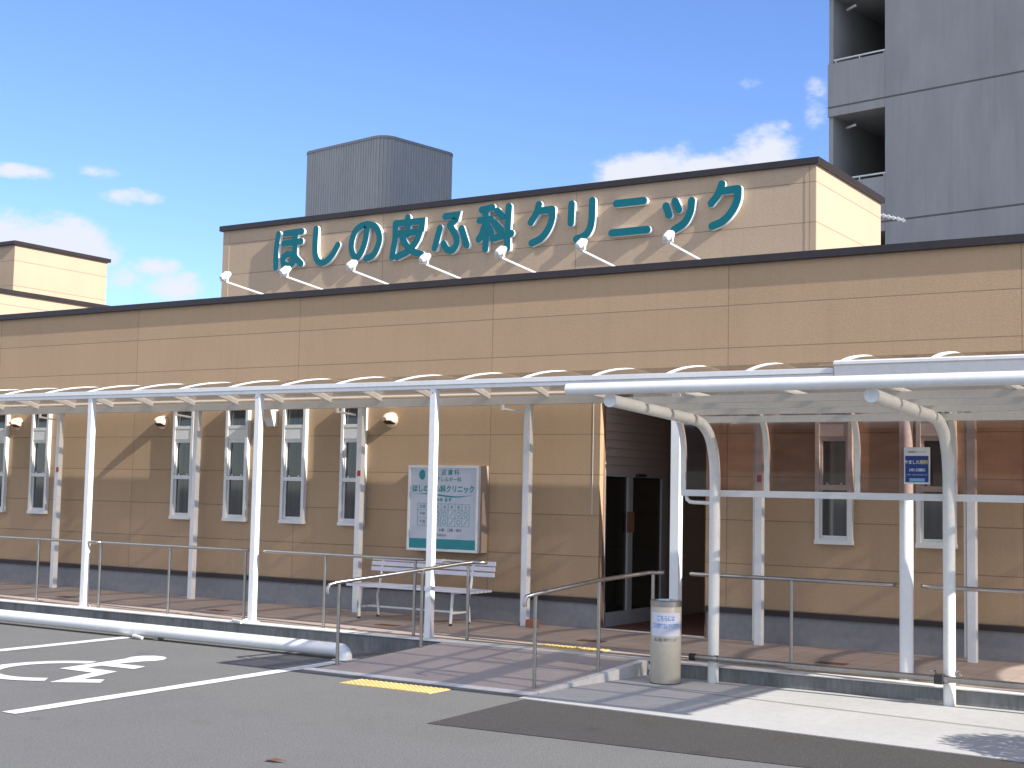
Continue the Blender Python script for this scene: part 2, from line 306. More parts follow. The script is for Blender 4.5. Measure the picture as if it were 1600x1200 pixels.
def concrete_tower(name, col):
    m, t, b = newmat(name); L = t.links.new
    g = t.nodes.new('ShaderNodeNewGeometry'); s = t.nodes.new('ShaderNodeSeparateXYZ'); L(g.outputs['Position'], s.inputs[0])
    f = math_in(t, 'FRACT', math_in(t, 'DIVIDE', math_in(t, 'SUBTRACT', s.outputs[2], 7.90), 2.848))
    sn = t.nodes.new('ShaderNodeSeparateXYZ'); L(g.outputs['True Normal'], sn.inputs[0])
    j = math_in(t, 'MULTIPLY', math_in(t, 'LESS_THAN', f, 0.016), math_in(t, 'LESS_THAN', sn.outputs[1], -0.5))
    n = t.nodes.new('ShaderNodeTexNoise'); n.inputs['Scale'].default_value = 0.8; n.inputs['Detail'].default_value = 9; n.inputs['Roughness'].default_value = 0.65
    mpn = t.nodes.new('ShaderNodeMapping'); mpn.inputs['Scale'].default_value = (2.2, 1, 0.6); L(g.outputs['Position'], mpn.inputs[0]); L(mpn.outputs[0], n.inputs[0])
    r = t.nodes.new('ShaderNodeMapRange'); r.inputs[1].default_value = 0.3; r.inputs[2].default_value = 0.7; r.inputs[3].default_value = 0.88; r.inputs[4].default_value = 1.1; L(n.outputs[0], r.inputs[0])
    mx = t.nodes.new('ShaderNodeMixRGB'); mx.blend_type = 'MULTIPLY'; mx.inputs[0].default_value = 1; mx.inputs[1].default_value = (*col, 1); L(r.outputs[0], mx.inputs[2])
    # thin dark weather stains running down
    n2 = t.nodes.new('ShaderNodeTexNoise'); n2.inputs['Scale'].default_value = 3.5; n2.inputs['Detail'].default_value = 6
    mp2 = t.nodes.new('ShaderNodeMapping'); mp2.inputs['Scale'].default_value = (3, 1, 0.12); L(g.outputs['Position'], mp2.inputs[0]); L(mp2.outputs[0], n2.inputs[0])
    r2 = t.nodes.new('ShaderNodeMapRange'); r2.inputs[1].default_value = 0.55; r2.inputs[2].default_value = 0.8; r2.inputs[4].default_value = 0.3; L(n2.outputs[0], r2.inputs[0])
    m2 = t.nodes.new('ShaderNodeMixRGB'); L(r2.outputs[0], m2.inputs[0]); L(mx.outputs[0], m2.inputs[1]); m2.inputs[2].default_value = (col[0]*0.6, col[1]*0.6, col[2]*0.6, 1)
    mj = t.nodes.new('ShaderNodeMixRGB'); L(math_in(t, 'MULTIPLY', j, 0.8), mj.inputs[0]); L(m2.outputs[0], mj.inputs[1]); mj.inputs[2].default_value = (0.06, 0.055, 0.05, 1)
    L(mj.outputs[0], b.inputs['Base Color']); b.inputs['Roughness'].default_value = 0.9
    return m
MAT['apt'] = concrete_tower("tower_concrete", (0.295, 0.297, 0.29))
MAT['tank'] = pm("corrugated_metal", (0.325, 0.33, 0.318), 0.6, 0.0, var=0.08, vscale=1.0, stretch=(1, 1, 0.2))

# ------------------------------------------------------------------ mesh helpers
ORG = {}
def thing(name, label, cat, loc=(0, 0, 0), group=None, kind=None):
    o = bpy.data.objects.new(name, None); C.objects.link(o); o.location = loc
    o.empty_display_size = 0.2
    if label: o['label'] = label
    if cat: o['category'] = cat
    if group: o['group'] = group
    if kind: o['kind'] = kind
    ORG[o.name] = Vector(loc)
    return o
class MB:
    def __init__(s): s.v = []; s.f = []
    def add(s, vs, fs):
        b = len(s.v); s.v += [tuple(p) for p in vs]; s.f += [tuple(b+i for i in f) for f in fs]; return s
    def box(s, x0, x1, y0, y1, z0, z1):
        vs = [(x, y, z) for z in (z0, z1) for y in (y0, y1) for x in (x0, x1)]
        return s.add(vs, [(0, 2, 3, 1), (4, 5, 7, 6), (0, 1, 5, 4), (2, 6, 7, 3), (0, 4, 6, 2), (1, 3, 7, 5)])
    def fbox(s, fn, x0, x1, y0, y1, z0, z1):
        vs = [fn(x, y, z) for z in (z0, z1) for y in (y0, y1) for x in (x0, x1)]
        return s.add(vs, [(0, 2, 3, 1), (4, 5, 7, 6), (0, 1, 5, 4), (2, 6, 7, 3), (0, 4, 6, 2), (1, 3, 7, 5)])
    def tube(s, pts, r, n=14, cap=True):
        pts = [Vector(p) for p in pts]; k = len(pts)
        rs = r if isinstance(r, (list, tuple)) else [r]*k
        tans = []
        for i in range(k):
            a = pts[max(i-1, 0)]; b = pts[min(i+1, k-1)]; tans.append((b-a).normalized())
        t0 = tans[0]; up = Vector((0, 0, 1)) if abs(t0.z) < 0.9 else Vector((1, 0, 0))
        nrm = (up-t0*up.dot(t0)).normalized(); vs = []; fs = []
        for i in range(k):
            t = tans[i]; nrm = (nrm-t*nrm.dot(t)).normalized(); bn = t.cross(nrm)
            for j in range(n):
                a = 2*math.pi*j/n; vs.append(pts[i]+(nrm*math.cos(a)+bn*math.sin(a))*rs[i])
        for i in range(k-1):
            for j in range(n):
                a = i*n+j; b = i*n+(j+1) % n; fs.append((a, b, b+n, a+n))
        if cap: fs.append(tuple(range(n-1, -1, -1))); fs.append(tuple((k-1)*n+j for j in range(n)))
        return s.add(vs, fs)
    def bar(s, pts, up, w, h):
        """rectangular section swept along pts; w across (perp. to up), h along up"""
        pts = [Vector(p) for p in pts]; k = len(pts); vs = []; fs = []
        for i in range(k):
            t = (pts[min(i+1, k-1)]-pts[max(i-1, 0)]).normalized(); side = t.cross(Vector(up)).normalized(); u2 = side.cross(t).normalized()
            for a, b in ((-1, -1), (1, -1), (1, 1), (-1, 1)): vs.append(pts[i]+side*a*w/2+u2*b*h/2)
        for i in range(k-1):
            for j in range(4):
                a = i*4+j; b = i*4+(j+1) % 4; fs.append((a, b, b+4, a+4))
        fs.append((3, 2, 1, 0)); fs.append(tuple((k-1)*4+j for j in range(4)))
        return s.add(vs, fs)
    def prism(s, poly, z0, z1, fn=lambda a, b, c: (a, b, c)):
        n = len(poly); vs = [fn(a, b, z0) for a, b in poly]+[fn(a, b, z1) for a, b in poly]
        fs = [tuple(range(n-1, -1, -1)), tuple(range(n, 2*n))]+[(i, (i+1) % n, n+(i+1) % n, n+i) for i in range(n)]
        return s.add(vs, fs)
    def lathe(s, prof, c=(0, 0, 0), n=40, axis=None):
        c = Vector(c); ax = Vector(axis or (0, 0, 1)).normalized()
        q = Vector((0, 0, 1)).rotation_difference(ax); vs = []; fs = []
        for r, z in prof:
            for j in range(n):
                a = 2*math.pi*j/n; p = Vector((r*math.cos(a), r*math.sin(a), z)); p.rotate(q); vs.append(c+p)
        for i in range(len(prof)-1):
            for j in range(n):
                a = i*n+j; b = i*n+(j+1) % n; fs.append((a, b, b+n, a+n))
        fs.append(tuple(range(n-1, -1, -1))); fs.append(tuple((len(prof)-1)*n+j for j in range(n)))
        return s.add(vs, fs)
    def build(s, name, mat, parent=None, bevel=0, smooth=True, label=None, wn=False):
        org = ORG[parent.name] if parent else Vector((0, 0, 0))
        me = bpy.data.meshes.new(name); me.from_pydata([tuple(Vector(v)-org) for v in s.v], [], s.f); me.validate()
        me.materials.append(MAT[mat] if isinstance(mat, str) else mat)
        bm = bmesh.new(); bm.from_mesh(me); bmesh.ops.recalc_face_normals(bm, faces=bm.faces); bm.to_mesh(me); bm.free()
        if smooth:
            me.polygons.foreach_set('use_smooth', [True]*len(me.polygons)); me.set_sharp_from_angle(angle=R(38))
        o = bpy.data.objects.new(name, me); C.objects.link(o)
        if parent: o.parent = parent
        ORG[o.name] = org
        if bevel:
            bv = o.modifiers.new("b", 'BEVEL'); bv.width = bevel; bv.segments = 2; bv.limit_method = 'ANGLE'; bv.harden_normals = True
        if label: o['label'] = label
        return o
def solo(mb, name, mat, label=None, cat=None, group=None, kind=None, **k):
    o = mb.build(name, mat, None, **k)
    if label: o['label'] = label
    if cat: o['category'] = cat
    if group: o['group'] = group
    if kind: o['kind'] = kind
    return o
def smooth_path(pts, sub=6):
    """Catmull-Rom through pts"""
    P = [Vector(p) for p in pts]
    if len(P) < 3: return P
    P = [P[0]*2-P[1]]+P+[P[-1]*2-P[-2]]; out = []
    for i in range(1, len(P)-2):
        for k in range(sub):
            t = k/sub; a, b, c, d = P[i-1:i+3]
            out.append(0.5*((2*b)+(c-a)*t+(2*a-5*b+4*c-d)*t*t+(3*b-a-3*c+d)*t**3))
    out.append(P[-2]); return out
def text_part(body, size, mat, parent, fn, name='lettering', align='CENTER', bold=0.0, xs=1.0, label=None):
    """outline text laid out flat then carried onto a real surface by fn(u, v, w)"""
    cu = bpy.data.curves.new('t', 'FONT'); cu.body = body; cu.size = size; cu.align_x = align; cu.align_y = 'CENTER'
    cu.offset = bold; cu.resolution_u = 3; cu.extrude = 0.0004
    ob = bpy.data.objects.new('t', cu); C.objects.link(ob)
    me = bpy.data.meshes.new_from_object(ob.evaluated_get(bpy.context.evaluated_depsgraph_get()))
    bpy.data.objects.remove(ob); mb = MB()
    mb.add([fn(v.co.x*xs, v.co.y, v.co.z+0.0004) for v in me.vertices], [tuple(p.vertices) for p in me.polygons])
    bpy.data.meshes.remove(me)
    return mb.build(name, mat, parent, smooth=False, label=label)

# ================================================================== SETTING
g = MB().add([(-900, -900, 0), (900, -900, 0), (900, 900, 0), (-900, 900, 0)], [(0, 1, 2, 3)])
solo(g, 'ground', 'asphalt', kind='structure', label='weathered grey asphalt of the car park')
g = MB().add([(-5.80, 8.12, .004), (6, 9.10, .004), (6, 8.86, .004), (-5.87, 9.545, .004)], [(0, 2, 1, 3)])
g = MB().add([(-5.80, 8.12, .004), (6.0, 8.85, .004), (6.0, 8.84+.05, .004), (-5.87, 9.54, .004)], [(0, 1, 2, 3)])
solo(g, 'asphalt_patch', 'asphalt_new', kind='structure', label='darker newer asphalt patch in front of the pale concrete slab')
# concrete slab beside the ramp, rising slightly to the kerb
g = MB().add([(-5.93, 9.55, 0), (6, 8.87, 0), (6, 11.25, .052), (-5.67, 11.25, .052), (-5.93, 9.55, .010), (6, 8.87, .010)],
             [(4, 5, 2, 3), (0, 1, 5, 4)])
slab = solo(g, 'concrete_slab', 'slab', kind='structure', label='pale concrete slab beside the ramp', smooth=False)
def slz(x, y): return .010+(.042)*(y-(9.55-.057*(x+5.93)))/(11.25-(9.55-.057*(x+5.93)))
j = MB()
ya = lambda x: 10.56-.085*(x+4.4)
j.add([(-5.75, ya(-5.75)-.006, slz(-5.75, ya(-5.75))+.003), (5.9, ya(5.9)-.006, slz(5.9, ya(5.9))+.003),
       (5.9, ya(5.9)+.006, slz(5.9, ya(5.9))+.003), (-5.75, ya(-5.75)+.006, slz(-5.75, ya(-5.75))+.003)], [(0, 1, 2, 3)])
j.build('expansion_joint', 'trim', slab, smooth=False)
# walkway
g = MB().box(-40, 10, 11.42, 13.62, .02, .166)
solo(g, 'walkway', 'deck', kind='structure', label='brown tiled walkway along the clinic wall', smooth=False)
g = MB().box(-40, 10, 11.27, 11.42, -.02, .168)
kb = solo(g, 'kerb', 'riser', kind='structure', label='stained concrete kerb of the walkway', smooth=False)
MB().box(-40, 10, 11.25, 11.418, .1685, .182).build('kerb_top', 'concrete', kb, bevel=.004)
# ramp
def rz(y): return max(0, min(.17, .17*(y-9.86)/(11.25-9.86)))
RL = lambda y: -8.30+.46*(y-9.86)/1.39
RR = lambda y: -5.97+.27*(y-9.86)/1.39
g = MB(); ys = [9.86, 11.249]
g.add([(RL(ys[0]), ys[0], .012), (RR(ys[0]), ys[0], .012), (RR(ys[1]), ys[1], .178), (RL(ys[1]), ys[1], .178),
       (RL(ys[0]), ys[0], -.02), (RR(ys[0]), ys[0], -.02), (RR(ys[1]), ys[1], -.02), (RL(ys[1]), ys[1], -.02)],
      [(0, 1, 2, 3), (0, 4, 5, 1), (1, 5, 6, 2), (2, 6, 7, 3), (3, 7, 4, 0)])
ramp = solo(g, 'ramp', 'ramp', kind='structure', label='tiled access ramp up to the walkway', smooth=False)
MB().add([(-8.42, 9.80, .004), (-5.90, 9.77, .004), (-5.93, 9.858, .016), (-8.34, 9.858, .016), (-8.42, 9.80, -.02), (-5.90, 9.77, -.02)],
         [(0, 1, 2, 3), (0, 4, 5, 1)]).build('ramp_nosing', 'concrete', ramp, smooth=False)
# concrete edging down the open side of the ramp
MB().add([(RR(9.86)+.001, 9.86, .016), (RR(11.249)+.001, 11.249, .181), (RR(11.249)+.09, 11.249, .181), (RR(9.86)+.05, 9.86, .016),
          (RR(9.86)+.05, 9.86, 0), (RR(11.249)+.09, 11.249, 0), (RR(9.86)+.001, 9.86, 0)],
         [(0, 3, 2, 1), (3, 4, 5, 2), (0, 6, 4, 3)]).build('ramp_edge', 'concrete', ramp, smooth=False)

# painted markings
def flat(poly, z=.005): return MB().add([(x, y, z) for x, y in poly], [tuple(range(len(poly)))])
def wig(p0, p1, w0, w1, n=26):
    a = []; b = []
    for i in range(n+1):
        t = i/n; x = p0[0]+(p1[0]-p0[0])*t; y = p0[1]+(p1[1]-p0[1])*t; w = w0+(w1-w0)*t
        a.append((x-w/2+random.uniform(-.004, .004), y)); b.append((x+w/2+random.uniform(-.004, .004), y))
    m = MB(); m.add([(x, y, .005) for x, y in a]+[(x, y, .005) for x, y in b], [(i, n+1+i, n+2+i, i+1) for i in range(n)]); return m
solo(wig((-8.375, 6.57), (-8.50, 10.42), .155, .15), 'parking_line', 'paint', 'white parking line between the wheelchair symbol and the ramp', 'painted line', group='parking bay lines')
solo(wig((-11.51, 6.3), (-11.56, 10.6), .16, .16), 'parking_line', 'paint', 'white parking line beyond the wheelchair symbol, ending at the pipe rail', 'painted line', group='parking bay lines')
sy = [(-10.044, 8.398), (-10.151, 9.262), (-10.215, 9.393), (-10.20, 9.52), (-10.12, 9.60), (-10.0, 9.61), (-9.90, 9.55), (-9.823, 9.43), (-9.82, 9.32), (-9.88, 9.22), (-9.912, 8.965),
      (-9.583, 8.987), (-9.526, 8.795), (-9.926, 8.767), (-9.899, 8.589), (-9.509, 8.586), (-9.351, 8.071), (-9.195, 8.17), (-9.077, 8.02), (-9.413, 7.773), (-9.61, 8.397)]
m = MB(); m.add([(x, y, .005) for x, y in sy], [tuple(range(len(sy)))])
cx, cy, ro, ri = -9.95, 8.31, .675, .50; n = 44; vs = []; fs = []
for i in range(n+1):
    a = R(110+(311-110)*i/n); vs += [(cx+ro*math.cos(a), cy+ro*math.sin(a), .005), (cx+ri*math.cos(a), cy+ri*math.sin(a), .005)]
for i in range(n): fs.append((2*i, 2*i+1, 2*i+3, 2*i+2))
m.add(vs, fs)
o = solo(m, 'wheelchair_symbol', 'paint', 'white wheelchair symbol painted on the asphalt of the accessible bay', 'road marking', smooth=False)
tri = o.modifiers.new('t', 'TRIANGULATE')

def tactile(x0, y0, x1, y1, z, nx, ny, name, label, skew=0):
    m = MB().box(x0, x1, y0, y1, z-.003, z+.004)
    for i in range(nx):
        for k in range(ny):
            cx_ = x0+(i+.5)*(x1-x0)/nx; cy_ = y0+(k+.5)*(y1-y0)/ny; rr = .010
            m.lathe([(rr, z+.004), (rr*.8, z+.009)], (cx_, cy_, 0), n=8)
    return solo(m, name, 'yellow', label, 'tactile paving', smooth=False)
tactile(-7.575, 9.30, -6.63, 9.60, .004, 18, 6, 'tactile_strip', 'yellow studded tactile strip on the asphalt at the foot of the ramp')
tactile(-7.02, 11.52, -6.30, 11.82, .168, 14, 6, 'tactile_strip', 'worn yellow studded tactile strip on the walkway at the top of the ramp')

# ================================================================== CLINIC BUILDING
bld = thing('clinic_building', 'low tan clinic with stucco panel walls, dark roof edge and raised sign block', 'building', (-7, 13.55, 0))
X0, X1, YW = -34, 8, 13.55
RX0, RX1, RT = -7.402, -6.11, 2.80
w = MB()
def quad(m, a, b, c, d): m.add([a, b, c, d], [(0, 1, 2, 3)])
ZB, ZT = .47, 4.15
for xa, xb, za, zb in ((X0, RX0, ZB, ZT), (RX1, X1, ZB, ZT), (RX0, RX1, RT, ZT)):
    quad(w, (xa, YW, za), (xb, YW, za), (xb, YW, zb), (xa, YW, zb))
w.add([(RX0, YW, .1), (RX0, YW, ZB), (RX0-.001, YW, ZB)], [(0, 1, 2)])
quad(w, (RX0, YW, .10), (RX0, YW+.085, .10), (RX0, YW+.085, RT), (RX0, YW, RT))           # lit return of the corner
quad(w, (RX1, YW, .10), (RX1, 16.6, .10), (RX1, 16.6, RT), (RX1, YW, RT))
quad(w, (RX0-.1, 16.6, .10), (RX1, 16.6, .10), (RX1, 16.6, RT), (RX0-.1, 16.6, RT))
quad(w, (RX0-.1, YW, RT), (RX1, YW, RT), (RX1, 16.6, RT), (RX0-.1, 16.6, RT))
quad(w, (X0, 26, 0), (X1, 26, 0), (X1, 26, ZT), (X0, 26, ZT)); quad(w, (X0, YW, 0), (X0, 26, 0), (X0, 26, ZT), (X0, YW, ZT)); quad(w, (X1, YW, 0), (X1, 26, 0), (X1, 26, ZT), (X1, YW, ZT))
w.build('wall', 'siding', bld, smooth=False)
MB().box(X0, RX0-.012, YW+.012, YW+.2, .10, .445).box(RX1+.012, X1, YW+.012, YW+.2, .10, .445).build('plinth', 'plinth', bld, smooth=False)
MB().box(X0, RX0-.004, YW-.022, YW+.01, .446, .500).box(RX1+.004, X1, YW-.022, YW+.01, .446, .500).build('base_trim', 'trim', bld, smooth=False)
MB().box(RX0-.093, RX0-.087, YW-.003, YW-.0005, 1.43, 2.8).build('sealant_strip', 'frame', bld, smooth=False)
MB().box(X0-.05, X1+.05, YW-.052, YW+.16, 4.125, 4.208).box(X0-.05, X1+.05, 25.9, 26.1, 4.125, 4.208).build('parapet_cap', 'cap', bld, bevel=.006)
MB().box(X0, X1, YW+.16, 25.9, 3.95, 4.0).build('roof', 'roof', bld, smooth=False)
# recess floor
MB().box(RX0-.05, RX1+.05, 13.60, 16.6, .10, .171).build('entrance_floor', 'redtile', bld, smooth=False)
MB().box(RX0+.01, RX1-.01, 13.555, 13.61, .10, .176).build('entrance_sill', 'concrete', bld, smooth=False)
# side door in the recess (faces +X)
DX = RX0
sp = MB().box(DX-.12, DX-.004, 13.636, 13.69, .10, RT); sp.build('door_jamb', 'brown', bld, smooth=False)
sh = MB(); z = 1.90
while z < RT:
    z2 = min(z+.095, RT)
    sh.add([(DX-.004, 13.69, z), (DX-.004, 15.3, z), (DX-.022, 15.3, z2), (DX-.022, 13.69, z2), (DX-.022, 13.69, z), (DX-.022, 15.3, z)], [(0, 1, 2, 3), (0, 4, 5, 1)]); z += .095
sh.build('shutter_panel', 'shutter', bld, smooth=False)
door = MB()
for y0, y1 in ((13.70, 13.735), (14.27, 14.39), (15.15, 15.30)): door.box(DX-.06, DX-.01, y0, y1, .171, 1.86)
door.box(DX-.06, DX-.008, 13.70, 15.30, 1.86, 1.90).box(DX-.058, DX-.012, 13.735, 15.15, .171, .33)
d_o = door.build('entrance_door', 'doorframe', bld, bevel=.003, label='glazed sliding entrance door in the shaded recess')
MB().box(DX-.045, DX-.035, 13.735, 14.27, .33, 1.86).build('glass', 'doorglass', d_o, smooth=False)
MB().box(DX-.045, DX-.035, 14.39, 15.15, .33, 1.86).build('glass', 'doorglass', d_o, smooth=False)
MB().box(DX-.009, DX-.005, 14.24, 14.42, 1.22, 1.46).build('notice', 'brown', d_o, smooth=False)
MB().box(DX-.007, DX+.035, 14.44, 14.64, 1.868, 1.90).build('door_sensor', 'black', d_o, smooth=False)
MB().box(RX0-.2, RX0-.1, 15.31, 16.6, .1, RT).build('recess_lining', 'shutter', bld, smooth=False)

# windows
def window(x0, x1):
    b = MB(); yf = 13.49; yb = 13.549; t = .045
    zb, zt = 1.212, 2.735; mr0, mr1 = 1.745, 1.797; u0, u1 = 2.27, 2.425
    b.box(x0, x0+t, yf, yb, zb, zt).box(x1-t, x1, yf, yb, zb, zt)
    b.box(x0-.004, x1+.004, yf-.012, yb, zb-.012, zb+.03)
    b.box(x0+t, x1-t, yf+.004, yb, zb+.03, zb+.045).box(x0+t, x1-t, yf+.004, yb, zt-.05, zt)
    b.box(x0+t, x1-t, yf+.002, yb, mr0, mr1).box(x0+t, x1-t, yf+.006, yb, u0+.015, u1-.012).box(x0+t, x1-t, yf+.002, yb, 2.425, 2.467)
    b.box(x0+t, x1-t, yf+.012, yb, u1-.012, u1)
    # inner sash of the tall opening
    s_ = MB()
    for xa, xb in ((x0+t, x0+t+.028), (x1-t-.028, x1-t)): s_.box(xa, xb, yf+.022, yb, mr1, u0+.015)
    s_.box(x0+t+.028, x1-t-.028, yf+.022, yb, u0-.03, u0+.015)
    f = b.build('window', 'frame', bld, bevel=.002)
    s_.build('sash', 'frame', f, bevel=.0015)
    s2 = MB(); s2.box(x0+t, x0+t+.02, yf+.035, yb, zb+.045, mr0).box(x1-t-.02, x1-t, yf+.035, yb, zb+.045, mr0).box(x0+t+.02, x1-t-.02, yf+.035, yb, zb+.045, zb+.075)
    s2.build('lower_sash', 'frame', f, bevel=.0015)
    p = MB().box(x0+t, x1-t, yf+.048, yf+.052, zb+.045, zt-.05); p.build('pane', 'pane', f, smooth=False)
    for xl in (x0+t+.06, x1-t-.085): MB().box(xl, xl+.025, yf+.03, yf+.047, mr1, mr1+.022).build('latch', 'frame', f)
for a, b_ in ((-17.935, -17.56), (-16.995, -16.61), (-14.045, -13.655), (-13.06, -12.66), (-12.06, -11.665), (-11.085, -10.70), (-4.885, -4.50), (-3.862, -3.48), (-1.9, -1.51)):
    window(a, b_)

# raised sign block on the roof
SB0, SB1, SY, SYB = -14.32, -5.28, 14.6, 16.93
MB().box(SB0, SB1, SY, SYB, 3.98, 5.40).build('sign_block', 'siding_up', bld, smooth=False)
MB().box(SB0-.045, SB1+.045, SY-.045, SYB+.045, 5.385, 5.462).build('sign_block_cap', 'cap', bld, bevel=.005)
MB().box(SB0+.004, SB0+.13, SY-.004, SY, 4.0, 5.385).build('corner_trim', 'siding_up', bld, smooth=False)
MB().box(SB1-.13, SB1-.004, SY-.004, SY, 4.0, 5.385).build('corner_trim', 'siding_up', bld, smooth=False)
# lower and upper roof blocks beyond
MB().box(-30, -20.2, 14.9, 17.72, 3.98, 4.93).build('roof_block', 'siding_up', bld, smooth=False)
MB().box(-30, -20.15, 14.85, 17.77, 4.93, 5.0).build('roof_block_cap', 'cap', bld, bevel=.005)
MB().box(-30, -20.78, 15.95, 18.08, 4.98, 5.93).build('upper_roof_block', 'siding_up', bld, smooth=False)
MB().box(-30, -20.73, 15.90, 18.13, 5.93, 6.0).build('upper_roof_block_cap', 'cap', bld, bevel=.005)

# wedge shaped wall lamp by the canopy
wl = thing('wall_lamp', 'small white wedge shaped wall lamp high on the wall under the canopy', 'wall lamp', (-12.25, 13.55, 2.45))
MB().add([(-12.36, 13.549, 2.45), (-12.19, 13.549, 2.45), (-12.36, 13.549, 2.72), (-12.19, 13.549, 2.72),
          (-12.34, 13.50, 2.45), (-12.21, 13.50, 2.45), (-12.38, 13.38, 2.72), (-12.19, 13.38, 2.72)],
         [(0, 2, 3, 1), (4, 5, 7, 6), (0, 1, 5, 4), (2, 6, 7, 3), (0, 4, 6, 2), (1, 3, 7, 5)]).build('lamp_housing', 'frame', wl, bevel=.004)
MB().add([(-12.33, 13.498, 2.47), (-12.22, 13.498, 2.47), (-12.21, 13.378, 2.70), (-12.36, 13.378, 2.70)], [(0, 1, 2, 3)]).build('lens', 'hood', wl, smooth=False)

# vent hoods
def hood():
    t = thing('vent_hood', '', 'vent hood', (0, 0, 0)); r = .088
    MB().lathe([(r*1.08, 0), (r*1.08, .012)], (0, 0, 0), 32, axis=(0, -1, 0)).build('flange', 'hood', t)
    # half dome cowl open at its lower front
    vs = []; fs = []; NU, NV = 28, 12
    for i in range(NV+1):
        ph = math.pi/2*i/NV
        for j_ in range(NU):
            a = 2*math.pi*j_/NU; rr = r*math.cos(ph*0.98)
            x = rr*math.cos(a); z = rr*math.sin(a); y = -.012-.150*math.sin(ph)
            z2 = max(z, -r*.30-(-y-.012)*-.25) if z < 0 else z
            vs.append((x, y, z if z > -.02 else max(z, -.055+.35*(-y))))
    for i in range(NV):
        for j_ in range(NU):
            a = i*NU+j_; b = i*NU+(j_+1) % NU; fs.append((a, b, b+NU, a+NU))
    fs.append(tuple(NV*NU+j_ for j_ in range(NU)))
    MB().add(vs, fs).build('cowl', 'hood', t)
    MB().add([(-.072, -.02, -.058), (.072, -.02, -.058), (.060, -.095, -.029), (0, -.128, -.018), (-.060, -.095, -.029)], [(0, 1, 2, 3, 4)]).build('opening', 'dark', t, smooth=False)
    return t
def copy_thing(o):
    c = o.copy(); C.objects.link(c); ORG[c.name] = ORG[o.name]
    for ch in list(o.children):
        d = ch.copy(); C.objects.link(d); d.parent = c; ORG[d.name] = ORG[o.name]
        for gch in list(ch.children):
            e = gch.copy(); C.objects.link(e); e.parent = d; ORG[e.name] = ORG[o.name]
    return c
h0 = hood()
for i, (x, z, l) in enumerate(((-17.36, 2.535, 'cream dome vent hood between the two narrow windows farthest along the wall'),
                               (-14.30, 2.525, 'cream dome vent hood beside the group of four narrow windows'),
                               (-10.33, 2.52, 'cream dome vent hood up from the clinic timetable sign'))):
    h = h0 if i == 0 else copy_thing(h0)
    h.location = (x, 13.549, z); h['label'] = l; h['group'] = 'vent hoods on the clinic wall'

